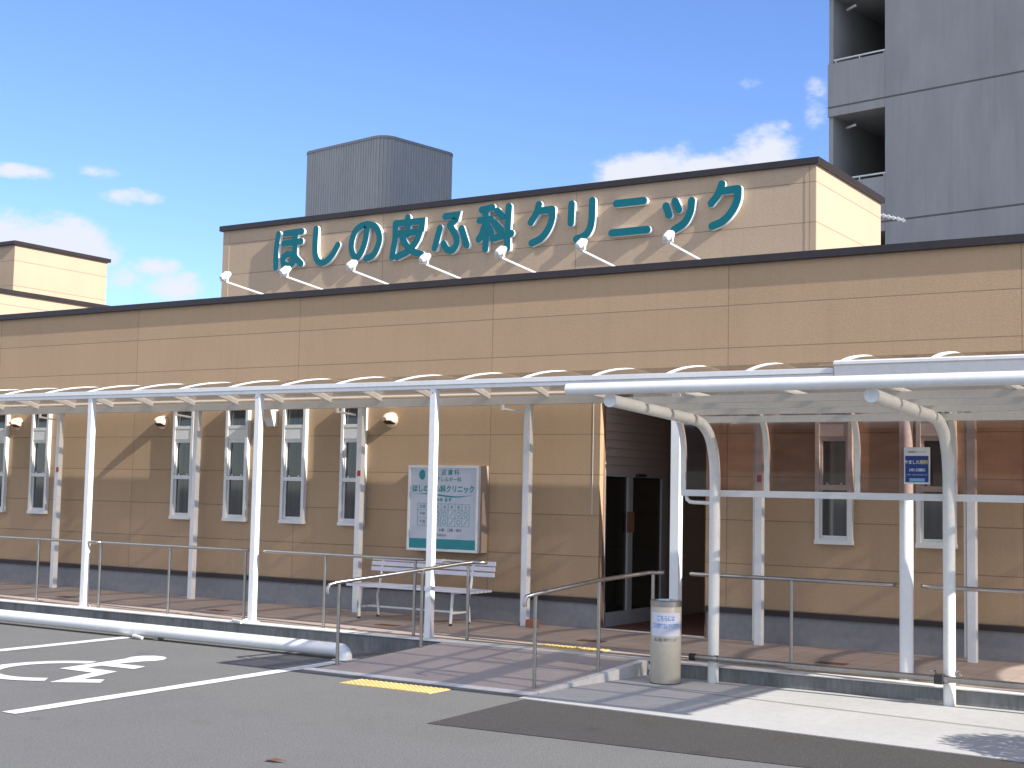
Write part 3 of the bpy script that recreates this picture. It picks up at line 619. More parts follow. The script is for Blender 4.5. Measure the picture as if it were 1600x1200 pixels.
# raised teal letters
LET = [
('ho', [[(-13.19, 5.246), (-13.222, 5.019), (-13.218, 4.767)], [(-13.059, 5.241), (-12.756, 5.249)], [(-13.083, 5.1), (-12.765, 5.108)], [(-12.872, 5.219), (-12.874, 5.083), (-12.877, 4.93)], [(-12.877, 4.93), (-12.852, 4.88), (-12.751, 4.79)], [(-12.875, 4.878), (-12.949, 4.941), (-13.038, 4.936), (-13.088, 4.883)], [(-13.088, 4.883), (-13.07, 4.813), (-12.986, 4.779), (-12.906, 4.813), (-12.875, 4.878)]]),
('shi', [[(-12.497, 5.261), (-12.507, 5.053), (-12.493, 4.884), (-12.416, 4.783), (-12.302, 4.791), (-12.191, 4.872), (-12.097, 5.004)]]),
('no', [[(-11.597, 5.233), (-11.611, 5.058), (-11.68, 4.877), (-11.767, 4.802), (-11.84, 4.879), (-11.858, 5.001), (-11.808, 5.152), (-11.714, 5.227), (-11.59, 5.249)], [(-11.59, 5.249), (-11.466, 5.211), (-11.394, 5.117), (-11.377, 5.006), (-11.426, 4.88), (-11.492, 4.808), (-11.594, 4.778)]]),
('skin', [[(-10.907, 5.279), (-10.904, 5.054)], ['L', (-11.11, 5.214), (-10.666, 5.21), (-10.677, 5.1)], ['L', (-11.11, 5.214), (-11.11, 5.012), (-11.153, 4.765)], [(-11.083, 5.075), (-10.698, 5.072)], [(-10.698, 5.072), (-10.758, 4.948), (-10.885, 4.828), (-11.072, 4.759)], [(-11.001, 5.05), (-10.931, 4.914), (-10.827, 4.823), (-10.666, 4.764)]]),
('fu', [['L', (-10.298, 5.236), (-10.11, 5.242), (-10.129, 5.186), (-10.225, 5.113)], [(-10.225, 5.113), (-10.152, 5.014), (-10.108, 4.918), (-10.126, 4.827), (-10.187, 4.78), (-10.264, 4.803), (-10.315, 4.877)], [(-10.378, 5.091), (-10.455, 4.83)], [(-10.035, 5.056), (-9.946, 4.83)]]),
('ka', [[(-9.727, 5.27), (-9.565, 5.289)], [(-9.757, 5.135), (-9.581, 5.136)], [(-9.666, 5.27), (-9.653, 5.029), (-9.659, 4.756)], [(-9.668, 5.099), (-9.712, 4.965), (-9.764, 4.89)], [(-9.654, 5.086), (-9.57, 4.959)], [(-9.49, 5.236), (-9.408, 5.155)], [(-9.526, 5.086), (-9.43, 4.987)], [(-9.548, 4.883), (-9.27, 4.928)], [(-9.312, 5.276), (-9.325, 5.0), (-9.325, 4.741)]]),
('ku', [[(-8.867, 5.259), (-8.901, 5.156), (-8.982, 5.041)], ['L', (-8.882, 5.177), (-8.671, 5.18)], [(-8.671, 5.18), (-8.675, 5.058), (-8.729, 4.93), (-8.829, 4.827), (-8.963, 4.777)]]),
('ri', [[(-8.395, 5.22), (-8.402, 4.984)], [(-8.104, 5.235), (-8.111, 4.975), (-8.152, 4.859), (-8.225, 4.799), (-8.321, 4.775)]]),
('ni', [[(-7.769, 5.165), (-7.401, 5.167)], [(-7.829, 4.81), (-7.349, 4.812)]]),
('tsu', [[(-7.106, 5.073), (-7.064, 4.959)], [(-6.989, 5.12), (-6.939, 5.015)], [(-6.774, 5.104), (-6.792, 4.97), (-6.864, 4.851), (-6.993, 4.779)]]),
('ku', [[(-6.395, 5.263), (-6.443, 5.144), (-6.525, 5.049)], ['L', (-6.41, 5.182), (-6.192, 5.186)], [(-6.192, 5.186), (-6.202, 5.059), (-6.266, 4.932), (-6.374, 4.829), (-6.511, 4.779)]]),
]
LLAB = ['raised teal letter ほ (ho), first of the rooftop sign', 'raised teal letter し (shi), a single hooked stroke beside the first letter', 'raised teal letter の (no), a round loop shape', 'raised teal kanji 皮 with a box top and crossed legs',
        'raised teal letter ふ (fu) with a dot stroke on each side', 'raised teal kanji 科 in the middle of the rooftop sign', 'raised teal letter ク (ku) right after the last kanji', 'raised teal letter リ (ri), two upright strokes',
        'raised teal letter ニ (ni), two level bars', 'raised teal small letter ッ with two short dashes', 'raised teal letter ク (ku) that ends the rooftop sign']
def stroke(mb, pts, r, y0, y1, lin=False):
    """round ended pen stroke on the wall plane, with thickness"""
    P = [Vector((p[0], p[1], 0)) for p in pts]
    P = P if (lin or len(P) < 3) else smooth_path(P, 5)
    k = len(P); left = []; right = []
    for i in range(k):
        if i == 0: t = (P[1]-P[0]).normalized(); nn = Vector((-t.y, t.x, 0)); s = 1
        elif i == k-1: t = (P[-1]-P[-2]).normalized(); nn = Vector((-t.y, t.x, 0)); s = 1
        else:
            a = (P[i]-P[i-1]).normalized(); b = (P[i+1]-P[i]).normalized(); t = (a+b).normalized(); nn = Vector((-t.y, t.x, 0)); s = 1/max(.6, nn.dot(Vector((-b.y, b.x, 0))))
        left.append(P[i]+nn*r*s); right.append(P[i]-nn*r*s)
    def capa(c, fr):
        out = []
        for q in range(1, 8):
            a = fr-math.pi*q/8; out.append(c+Vector((math.cos(a), math.sin(a), 0))*r)
        return out
    te = (P[-1]-P[-2]); ae = math.atan2(te.y, te.x)+math.pi/2
    ts = (P[1]-P[0]); as_ = math.atan2(ts.y, ts.x)-math.pi/2
    ce = capa(P[-1], ae); cs = capa(P[0], as_)
    outl = left+ce+right[::-1]+cs; n_ = len(outl); b0 = len(mb.v)
    vs = [(p.x, y0, p.y) for p in outl]+[(p.x, y1, p.y) for p in outl]
    fs = [(i, (i+1) % n_, n_+(i+1) % n_, n_+i) for i in range(n_)]
    # front: ribbon quads plus two end fans
    for i in range(k-1): fs.append((i, i+1, n_-8-(i+1)+0, n_-8-i)) if False else None
    fs = [f for f in fs if f]
    Ri = lambda i: k+7+(k-1-i)
    for off in (0, n_):
        for i in range(k-1): fs.append((off+i, off+i+1, off+Ri(i+1), off+Ri(i)))
        fs.append(tuple([off+k-1]+[off+k+q for q in range(7)]+[off+Ri(k-1)]))
        fs.append(tuple([off+Ri(0)]+[off+2*k+7+q for q in range(7)]+[off+0]))
    mb.add(vs, fs)
for (nm, sts), lab in zip(LET, LLAB):
    allx = [p[0] for s in sts for p in s if p != 'L']; cxm = sum(allx)/len(allx)
    t = thing('sign_letter', lab, 'sign letter', (cxm, 14.6, 4.75), group='raised letters of the rooftop sign')
    f = MB(); b_ = MB()
    for q, s in enumerate(sts):
        lin = s[0] == 'L'; pts = s[1:] if lin else s
        e = q*.0007
        stroke(f, pts, .046, 14.536-e, 14.541, lin); stroke(b_, pts, .0472, 14.541-e*.2, 14.596, lin)
    f.build('letter_face', 'teal', t, smooth=False); b_.build('letter_side', 'letterside', t, smooth=False)

# floodlights that light the letters
FL = [-13.21, -12.13, -11.007, -9.854, -8.74, -7.64, -6.533]
FLAB = ['white floodlight at the sign block edge, before the first letter', 'white floodlight under the first letter (ho)', 'white floodlight under the hooked letter (shi)',
        'white floodlight under the first kanji, box topped', 'white floodlight under the second kanji', 'white floodlight under the two upright strokes (ri)', 'white floodlight under the small letter with two dashes']
def flood():
    t = thing('floodlight', '', 'floodlight', (0, 0, 0), group='floodlights below the rooftop letters')
    # x = 0, wall plane y = 0, head about 1 m out
    MB().tube([(0, .0, -.10), (0, -.03, -.10), (-.085, -.98, .020), (-.088, -1.0, .03)], .015, 10).build('arm', 'white', t)
    MB().lathe([(.045, 0), (.045, .012)], (0, 0, -.10), 20, axis=(0, -1, 0)).build('wall_plate', 'white', t)
    ax = Vector((0.10, .80, .45)).normalized(); c = Vector((-.088, -.99, .092))
    MB().lathe([(.001, -.075), (.030, -.070), (.044, -.050), (.050, -.02), (.050, .02), (.058, .03), (.058, .042), (.001, .043)], c, 24, axis=ax).build('lamp_head', 'white', t)
    b = MB()
    b.box(-.148, -.141, -1.005, -.975, .03, .105).box(-.035, -.028, -1.005, -.975, .03, .105).box(-.148, -.028, -1.005, -.975, .022, .032)
    b.build('bracket', 'white', t)
    MB().lathe([(.034, .0), (.040, .03), (.030, .055), (.001, .062)], c+ax*.046, 20, axis=ax).build('lens', 'letterside', t)
    return t
f0 = flood()
for i, (x, l) in enumerate(zip(FL, FLAB)):
    t = f0 if i == 0 else copy_thing(f0)
    t.location = (x, 14.599, 4.42); t['label'] = l

# timetable sign on the wall
sg = thing('wall_sign', 'white clinic timetable sign box with teal lettering and band on the wall above the bench', 'sign', (-9.4, 13.55, .95))
sx0, sx1, sz0, sz1, sf = -9.90, -8.885, .945, 1.957, 13.34
MB().box(sx0, sx1, sf+.05, 13.549, sz0, sz1).build('sign_body', 'bronze', sg, bevel=.003)
fr = MB(); t_ = .03
fr.box(sx0, sx1, sf, sf+.05, sz0, sz0+t_).box(sx0, sx1, sf, sf+.05, sz1-t_, sz1).box(sx0, sx0+t_, sf, sf+.05, sz0+t_, sz1-t_).box(sx1-t_, sx1, sf, sf+.05, sz0+t_, sz1-t_)
fr.build('sign_frame', 'frame', sg, bevel=.003)
MB().box(sx0+t_, sx1-t_, sf+.012, sf+.048, sz0+t_, sz1-t_).build('sign_panel', 'panel', sg, smooth=False)
MB().box(sx0+t_, sx1-t_, sf+.009, sf+.0115, sz0+t_, sz0+.145).build('colour_band', 'tealprint', sg, smooth=False)
cxs = (sx0+sx1)/2
def on_sign(x0, z0): return lambda u, v, w_: (x0+u, sf+.0115-w_, z0+v)
text_part('皮 膚 科', .072, 'tealprint', sg, on_sign(cxs+.10, 1.870), bold=.001)
text_part('アレルギー科', .060, 'tealprint', sg, on_sign(cxs+.08, 1.788), bold=.001)
text_part('ほしの皮ふ科クリニック', .088, 'tealprint', sg, on_sign(cxs, 1.675), bold=.003, xs=.93)
text_part('院長  星 野', .045, 'tealprint', sg, on_sign(cxs+.02, 1.550), bold=.001)
sw = MB()
P = [(cxs-.41+.82*i/30, 1.605+.016*math.sin(2*math.pi*i/30+.3)) for i in range(31)]
for i in range(30):
    a = .009*math.sin(math.pi*i/30)+.001; b__ = .009*math.sin(math.pi*(i+1)/30)+.001
    sw.add([(P[i][0], sf+.0112, P[i][1]-a), (P[i+1][0], sf+.0112, P[i+1][1]-b__), (P[i+1][0], sf+.0112, P[i+1][1]+b__), (P[i][0], sf+.0112, P[i][1]+a)], [(0, 1, 2, 3)])
sw.build('swoosh', 'tealprint', sg, smooth=False)
# drop shaped emblem
em = MB(); em.add([(cxs-.30+.055*math.cos(a)*(.7 if math.cos(a) > 0 else 1), sf+.0112, 1.845+.06*math.sin(a)) for a in [2*math.pi*i/24 for i in range(24)]], [tuple(range(24))]); em.build('emblem', 'tealprint', sg, smooth=False)
gr = MB(); gx = [cxs-.36, cxs-.22]+[cxs-.22+.1*k for k in range(1, 7)]; gz = [1.505, 1.430, 1.338, 1.245]
def ln_(m, xa, xb, za, zb): m.box(xa, xb, sf+.0095, sf+.0115, za, zb)
for x in gx: ln_(gr, x-.0015, x+.0015, gz[-1], gz[0])
for z in gz: ln_(gr, gx[0], gx[-1], z-.0015, z+.0015)
gr.build('timetable_grid', 'tealprint', sg, smooth=False)
for k, ch in enumerate('月火水木金土'): text_part(ch, .05, 'tealprint', sg, on_sign(cxs-.17+.1*k, 1.466))
text_part('診療', .045, 'tealprint', sg, on_sign(cxs-.29, 1.466))
text_part('午前', .042, 'ink', sg, on_sign(cxs-.29, 1.384)); text_part('午後', .042, 'ink', sg, on_sign(cxs-.29, 1.291))
mk = MB()
for row, z in enumerate((1.384, 1.291)):
    for k in range(6):
        x = cxs-.17+.1*k
        if k == 3 or (k == 5 and row == 1):
            mk.add([(x-.03, sf+.011, z-.035), (x-.024, sf+.011, z-.038), (x+.03, sf+.011, z+.035), (x+.024, sf+.011, z+.038)], [(0, 1, 2, 3)])
        else:
            vs = []; n = 20
            for i in range(n): a = 2*math.pi*i/n; vs += [(x+.027*math.cos(a), sf+.011, z+.031*math.sin(a)), (x+.020*math.cos(a), sf+.011, z+.024*math.sin(a))]
            mk.add(vs, [(2*i, 2*((i+1) % n), 2*((i+1) % n)+1, 2*i+1) for i in range(n)])
mk.build('timetable_marks', 'tealprint', sg, smooth=False)
text_part('休診日  木曜・日曜・祝日', .042, 'ink', sg, on_sign(cxs+.04, 1.195))
text_part('土曜は午前のみ', .036, 'ink', sg, on_sign(cxs-.06, 1.135))

# ================================================================== WALKWAY CANOPIES
def canopy(name, label, grp, xa, xb, fposts, rposts, ribs, zt, zb, yf, dz=0.0, ztop=.0, round_=()):
    t = thing(name, label, 'canopy', ((xa+xb)/2, yf, .17), group=grp)
    YR = 13.30
    for x, wd, kind in fposts:
        if kind == 'round': MB().lathe([(wd, .168), (wd, zb)], (x, 11.5, 0), 28).build('post', 'white', t)
        else: MB().box(x-wd/2, x+wd/2, 11.5-wd/2, 11.5+wd/2, .168, zb).build('post', 'white', t, bevel=.004)
    for x, wd in rposts:
        MB().box(x-wd/2, x+wd/2, YR-wd/2, YR+wd/2, .165, 2.645).build('post', 'white', t, bevel=.004)
        d = MB().tube([(x-wd/2-.030, YR+.02, .20), (x-wd/2-.030, YR+.02, 2.50), (x-wd/2-.030, YR-.02, 2.56), (x-wd/2-.20, YR-.10, 2.60)], .0155, 10)
        d.build('downpipe', 'white2', t)
    return t
RIBS = [-15.008-.786*k for k in range(12, 0, -1)]+[-15.008+.7865*k for k in range(14)]
def arch(Y, hi=0.0):
    yc = 12.38; a = (13.27-11.45)/2
    return 2.912+hi-.138*((Y-yc)/.91)**2
def rib_pts(x, dz=0, y0=11.46, y1=13.27, n=14, hi=0): return [(x, y0+(y1-y0)*i/n, arch(y0+(y1-y0)*i/n, hi)+dz) for i in range(n+1)]
def roof_sheet(xs0, xs1, hi, parent, y0=11.455, y1=13.275, n=16):
    m = MB(); vs = []; 
    for x in (xs0, xs1):
        for i in range(n+1): y = y0+(y1-y0)*i/n; vs.append((x, y, arch(y, hi)+.0))
    m.add(vs, [(i, i+1, n+2+i, n+1+i) for i in range(n)]); return m.build('roof_sheet', 'smoke_lo', parent)
c1 = thing('walkway_canopy', 'long white post canopy with curved smoked roof sheets over the walkway', 'canopy', (-10, 11.5, .17))
F1 = [(-19.1, .072), (-16.1, .072), (-13.372, .072), (-10.629, .072), (-8.222, .072), (-5.478, .088)]
R1 = [(-19.1, .075), (-16.12, .075), (-13.385, .075), (-10.60, .078), (-8.19, .078), (-5.40, .078), (-3.28, .08)]
YR = 13.30
for x, wd in F1:
    p = MB().box(x-wd/2, x+wd/2, 11.5-wd/2, 11.5+wd/2, .165, 2.695).build('post', 'white', c1, bevel=.004)
    MB().box(x-wd/2-.022, x+wd/2+.022, 11.5-wd/2-.022, 11.5+wd/2+.022, .170, .178).build('post_base', 'white2', p)
    bt = MB().tube([(x, 11.5-wd/2-.004, 2.655), (x, 11.5-wd/2+.002, 2.655)], .008, 8); bt.build('bolt', 'dull', p)
for x, wd in R1[:-1]:
    p = MB().box(x-wd/2, x+wd/2, YR-wd/2, YR+wd/2, .160, 2.655).build('post', 'white', c1, bevel=.004)
    MB().tube([(x-wd/2-.030, YR+.03, .20), (x-wd/2-.030, YR+.03, 2.60)], .016, 10).build('downpipe', 'white2', c1)
    MB().tube([(x-wd/2-.02, YR-.045, 2.565), (x-wd/2-.22, YR-.16, 2.60)], .014, 10).tube([(x-wd/2-.22, YR-.16, 2.585), (x-wd/2-.22, YR-.16, 2.645)], .022, 10).build('gutter_spout', 'white2', c1)
# front beam with gutter profile, rear beam
XE = -3.985
b = MB().box(-23.5, XE, 11.462, 11.54, 2.695, 2.735).box(-23.5, XE, 11.448, 11.54, 2.735, 2.782); b.build('front_beam', 'white', c1, bevel=.003)
MB().box(-23.5, 1.64, YR-.045, YR+.05, 2.655, 2.752).build('rear_beam', 'white2', c1, bevel=.003)
for x in [q for q in RIBS if q < -4.2]:
    MB().bar(rib_pts(x, -.030, 11.50, 13.26), (0, 0, 1), .040, .054).build('rib', 'white', c1)
    MB().bar(rib_pts(x, .002, 11.452, 13.275), (0, 0, 1), .034, .016).build('cap_strip', 'letterside', c1)
roof_sheet(-23.5, -3.99, 0, c1)
for x in (-16.09, -10.585, -5.385):
    pl = MB().box(x-.030, x+.020, YR-.0415, YR-.0385, 1.815, 1.885); pl.build('red_sticker', 'red', c1, smooth=False)
# higher end section over the shelter
c2 = thing('walkway_canopy', 'higher end section of the walkway canopy on a thick round white post', 'canopy', (-2, 11.5, .17))
MB().lathe([(.056, .168), (.056, 2.70)], (-3.372, 11.50, 0), 32).build('post', 'white', c2)
MB().lathe([(.056, .168), (.056, 2.70)], (-.2, 11.50, 0), 32).build('post', 'white', c2)
x, wd = R1[-1]
MB().box(x-wd/2, x+wd/2, YR-wd/2, YR+wd/2, .160, 2.655).build('post', 'white', c2, bevel=.004)
MB().tube([(x-wd/2-.030, YR+.03, .20), (x-wd/2-.030, YR+.03, 2.60)], .016, 10).build('downpipe', 'white2', c2)
fb = MB(); prof = [(11.40, 2.675), (11.375, 2.79), (11.36, 2.80), (11.36, 2.825), (11.40, 2.838), (11.56, 2.838), (11.56, 2.675)]
fb.prism([(a_, b_) for a_, b_ in prof], -3.955, 1.64, fn=lambda a_, b_, c_: (c_, a_, b_)); fb.build('front_beam', 'white', c2, bevel=.002)
for x in (-3.94, -3.16, -2.37, -1.58, -.79, 0, .79):
    MB().bar(rib_pts(x, -.030, 11.50, 13.26, hi=.042), (0, 0, 1), .042, .048).build('rib', 'white2', c2)
    MB().bar(rib_pts(x, .004, 11.40, 13.275, hi=.042), (0, 0, 1), .042, .018).build('cap_strip', 'letterside', c2)
roof_sheet(-3.955, 1.6, .042, c2)

# ================================================================== CANTILEVER SHELTER
sh_ = thing('cantilever_shelter', 'white cantilever shelter of curved tube poles with smoked panels over the slab', 'shelter', (-3.9, 11.18, .05))
prof = [(11.185, 0.045), (11.19, 1.0), (11.19, 1.60), (11.185, 1.85), (11.15, 2.03), (11.07, 2.17), (10.94, 2.26), (10.78, 2.300), (10.4, 2.318), (10.0, 2.335), (9.6, 2.352), (9.235, 2.368)]
for x in (-4.96, -2.94, -.92):
    pts = prof[:2]+[tuple(p[:2]) for p in smooth_path([(a_, b_, 0) for a_, b_ in prof[1:]], 5)][1:]
    o = MB().tube([(x, a_, b_) for a_, b_ in pts], .0475, 24).build('pole', 'white2', sh_)
    MB().lathe([(.054, 0), (.054, .012)], (x, 9.235, 2.368), 24, axis=(0, -1, 0.04)).build('pole_cap', 'lblue_cap' if False else 'white', o)
XL, XR = -5.30, -.57
MB().tube([(XL, 9.165, 2.452), (-2, 9.165, 2.452), (XR, 9.165, 2.452)], .046, 24).build('front_tube', 'white', sh_)
RP = [(11.27, 1.70), (11.27, 1.90), (11.262, 2.07), (11.235, 2.19), (11.19, 2.28), (11.12, 2.345), (11.0, 2.385), (10.6, 2.412), (10.1, 2.432), (9.6, 2.450), (9.2, 2.468)]
RPs = [tuple(p[:2]) for p in smooth_path([(a_, b_, 0) for a_, b_ in RP], 4)]
xs_ = [-5.30, -4.51, -3.71, -2.915, -2.12, -1.34, -.57]
for x in xs_:
    dd = .03
    MB().bar([(x, a_, b_) for a_, b_ in RPs], (1, 0, 0), .034, .045).build('rib', 'white2', sh_)
# smoked sheet follows the ribs
k = len(RPs); vs = [(XL+.01, a_, b_) for a_, b_ in RPs]+[(XR-.01, a_, b_) for a_, b_ in RPs]
iw = next(i for i, p in enumerate(RPs) if p[0] < 11.1)
MB().add(vs, [(i, i+1, k+i+1, k+i) for i in range(iw)]).build('wall_sheet', 'smoke_hi', sh_)
MB().add(vs, [(i, i+1, k+i+1, k+i) for i in range(iw, k-1)]).build('roof_sheet', 'smoke_roof', sh_)
for yy, zz in ((9.76, 2.430), (10.22, 2.414), (10.68, 2.398), (11.06, 2.352)):
    MB().box(XL+.03, XR-.03, yy-.022, yy+.022, zz-.058, zz-.002).build('purlin', 'white2', sh_, bevel=.002)
MB().box(XL-.016, XR+.016, 11.245, 11.30, 1.655, 1.712).build('panel_rail', 'white', sh_, bevel=.004)
MB().tube([(-5.27, 11.27, 1.66), (-5.265, 11.27, 1.625), (-5.235, 11.265, 1.605), (-5.19, 11.262, 1.60), (-4.96, 11.235, 1.595)], .017, 12).build('stay', 'white2', sh_)
# stainless guard rail clamped to the shelter poles
grd = thing('guard_rail', 'low stainless guard rail with black end cap clamped across the shelter poles', 'guard rail', (-4, 11.1, .05))
MB().tube([(-5.10, 11.105, .262), (-2, 11.105, .262), (-.5, 11.105, .262)], .025, 18).build('rail', 'dull', grd)
MB().tube([(-5.145, 11.105, .262), (-5.09, 11.105, .262)], .031, 18).build('end_cap', 'black', grd)
for x in (-4.90, -2.94, -.92):
    cl = MB().tube([(x-.018, 11.105, .262), (x+.018, 11.105, .262)], .032, 18).build('clamp', 'steel', grd)
MB().box(-3.03, -2.96, 11.06, 11.13, .222, .300).build('joint_sleeve', 'black', grd, bevel=.006)
for x in (-3.06, -2.87):
    MB().tube([(x, 11.10, .295), (x, 11.10, .325), (x+.03, 11.10, .33), (x+.035, 11.12, .30)], .009, 8).build('clip', 'steel', grd)

# poster on the round post
ps = thing('hanging_poster', 'small navy blue poster board with white border hung on the smoked shelter panel', 'poster', (-3.2, 11.23, 1.79))
px0, px1, pz0, pz1, pf = -3.308, -3.099, 1.7895, 2.088, 11.222
MB().box(px0, px1, pf, pf+.012, pz0, pz1).build('board', 'frame', ps, bevel=.002)
MB().box(px0+.010, px1-.010, pf-.0015, pf-.0003, pz0+.014, pz1-.070).build('blue_field', 'navy', ps, smooth=False)
MB().box(px0+.045, px1-.040, pf-.003, pf-.0018, pz0+.020, pz0+.046).build('caption_box', 'lblue', ps, smooth=False)
on_p = lambda x0, z0: (lambda u, v, w_: (x0+u, pf-.002-w_, z0+v))
pc = (px0+px1)/2
text_part('泌尿器科クリニック', .016, 'ink', ps, on_p(pc, pz1-.040))
text_part('やました', .036, 'pale', ps, on_p(pc-.038, pz0+.175), bold=.0008, xs=.86)
text_part('眼科', .036, 'yellowprint', ps, on_p(pc+.058, pz0+.175), bold=.0008, xs=.95)
text_part('5月1日開院', .027, 'pale', ps, on_p(pc+.004, pz0+.112), bold=.0006)
text_part('ご予約・お問い合わせはこちら', .0125, 'pale', ps, on_p(pc, pz0+.074))

# ash bin
bn = thing('ash_bin', 'beige cylindrical ash bin with steel rim and blue lettered notice', 'bin', (-5.295, 10.93, .04))
BC = (-5.295, 10.93); BR = .132
MB().lathe([(BR-.004, .040), (BR, .046), (BR, .700), (BR-.002, .703)], (*BC, 0), 48).build('body', 'bin', bn)
MB().lathe([(BR+.003, .036), (BR+.003, .048)], (*BC, 0), 48).build('foot_ring', 'black', bn)
MB().lathe([(BR+.003, .700), (BR+.004, .745), (BR-.004, .752), (BR-.018, .752), (BR-.020, .735), (.02, .733)], (*BC, 0), 48).build('rim', 'steel', bn)
a0 = math.atan2(-BC[1], -BC[0])            # direction towards the viewer side
def wrap(th0, z0, rr=BR+.0015): return lambda u, v, w_: (BC[0]+(rr+w_)*math.cos(a0+th0+u/BR), BC[1]+(rr+w_)*math.sin(a0+th0+u/BR), z0+v)
nb = MB(); n = 20; fn = wrap(0, 0, BR+.0008); vs = []
for i in range(n+1):
    u = -.150+.300*i/n; vs += [fn(u, .450, 0), fn(u, .650, 0)]
nb.add(vs, [(2*i, 2*i+2, 2*i+3, 2*i+1) for i in range(n)]); nb.build('notice', 'paper', bn)
text_part('こちらには', .052, 'blueink', bn, wrap(0, .600), bold=.0008, xs=.62)
text_part('ゴミを捨てないでください', .050, 'blueink', bn, wrap(0, .535), bold=.0006, xs=.44)
text_part('ほしの皮フ科クリニック', .034, 'ink', bn, wrap(-.02, .418), xs=.55)

# ================================================================== HANDRAILS
YH, ZH, RH = 11.50, .951, .0185
def handrail(label, x0, x1, posts, end0=True, end1=True, mid=None):
    t = thing('handrail', label, 'handrail', ((x0+x1)/2, YH, .17), group='stainless handrails along the walkway')
    pts = []
    if end0: pts += [(x0+.02, YH+.085, ZH), (x0+.025, YH+.04, ZH), (x0+.045, YH+.012, ZH)]
    pts += [(x0+.10, YH, ZH), ((x0+x1)/2, YH, ZH), (x1-.10, YH, ZH)]
    if end1: pts += [(x1-.045, YH+.012, ZH), (x1-.025, YH+.04, ZH), (x1-.02, YH+.085, ZH)]
    MB().tube(pts, RH, 16).build('rail', 'steel', t)
    for x in posts:
        p = MB().tube([(x, YH, .168), (x, YH, ZH-.008)], .016, 14).build('rail_post', 'steel', t)
    return t
handrail('stainless handrail that runs off past the edge of the scene beyond the first canopy post', -20.5, -13.16, (-19.0, -17.2, -15.7, -14.24))
handrail('stainless handrail behind the white pipe rail, between two canopy posts', -13.15, -10.72, (-13.11, -11.94, -10.755))
handrail('stainless handrail in front of the bench', -10.53, -8.29, (-9.605, -8.415))
handrail('short stainless handrail from the canopy post beyond the bench end', -8.12, -7.58, ())
handrail('stainless handrail in front of the windows behind the shelter', -5.37, -3.45, (-4.37,), True, True)
handrail('stainless handrail from the round canopy post past the scene edge', -3.27, 1.5, (-1.7, 0.2))
def ramp_rail(label, low, lowz, p1, p2, top, post0, z0):
    t = thing('handrail', label, 'handrail', (*post0, 0), group='stainless handrails of the ramp')
    d = Vector(p1)-Vector(low)
    pts = [(low[0]-.04, low[1]-.075, lowz-.10), (low[0]-.04, low[1]-.078, lowz-.055), (low[0]-.033, low[1]-.06, lowz-.018), low, p1, p2, top]
    P = [Vector(p) for p in pts]
    MB().tube(P, RH, 16).build('rail', 'steel', t)
    return t
tL = ramp_rail('stainless ramp handrail on the side of the wheelchair bay', (-8.20, 9.99, .792), .792, (-7.92, 10.89, .885), (-7.76, 11.38, .940), (-7.71, 11.50, .951), (-8.205, 10.03), 0)
for x, y, zz, zt in ((-8.200, 10.03, .02, .792), (-7.905, 10.93, .13, .885), (-7.755, 11.50, .168, .945)):
    MB().tube([(x, y, zz), (x, y, zt)], .0165, 14).build('rail_post', 'steel', tL); 
tR = ramp_rail('stainless ramp handrail on the side of the ash bin', (-6.055, 9.965, .805), .805, (-5.82, 10.66, .905), (-5.70, 11.40, .950), (-5.60, 11.50, .953), (-6.06, 9.99), 0)
for x, y, zz, zt in ((-6.05, 9.99, .015, .80), (-5.82, 10.68, .10, .90), (-5.69, 11.47, .168, .945)):
    MB().tube([(x, y, zz), (x, y, zt)], .0165, 14).build('rail_post', 'steel', tR)

# ================================================================== BENCH
bc = thing('bench', 'white slatted bench with open backrest against the clinic wall', 'bench', (-9.25, 12.9, .168))
bx0, bx1 = -10.12, -8.36
for i, z in enumerate((.845, .785, .722)):
    y = 13.22-.012*i
    MB().box(bx0+.02-.0*i, bx1, y-.012, y+.012, z-.024, z+.024).build('back_slat', 'bench', bc, bevel=.004)
for i in range(5):
    y = 12.78+.085*i
    MB().box(bx0, bx1, y-.034, y+.034, .535, .562).build('seat_slat', 'bench', bc, bevel=.004)
for x in (-9.96, -8.67):
    MB().tube([(x, 12.80, .185), (x+.01, 12.82, .535)], .017, 12).build('leg', 'white2', bc)
    MB().tube([(x+.01, 13.16, .185), (x+.01, 13.13, .42), (x+.01, 13.17, .56), (x+.01, 13.235, .86)], .016, 12).build('leg', 'white2', bc)
    MB().tube([(x+.005, 12.81, .30), (x+.01, 13.145, .30)], .013, 10).build('side_bar', 'white2', bc)
    MB().tube([(x+.01, 12.80, .522), (x+.01, 13.15, .522)], .013, 10).build('seat_bearer', 'white2', bc)
    for y in (12.80, 13.16): MB().lathe([(.021, .166), (.019, .19)], (x, y, 0), 14).build('foot', 'black', bc)
MB().tube([(-9.955, 12.98, .30), (-8.665, 12.98, .30)], .013, 10).build('stretcher', 'white2', bc)

for ch in bc.children: ch.location = (-.12, -.10, 0)

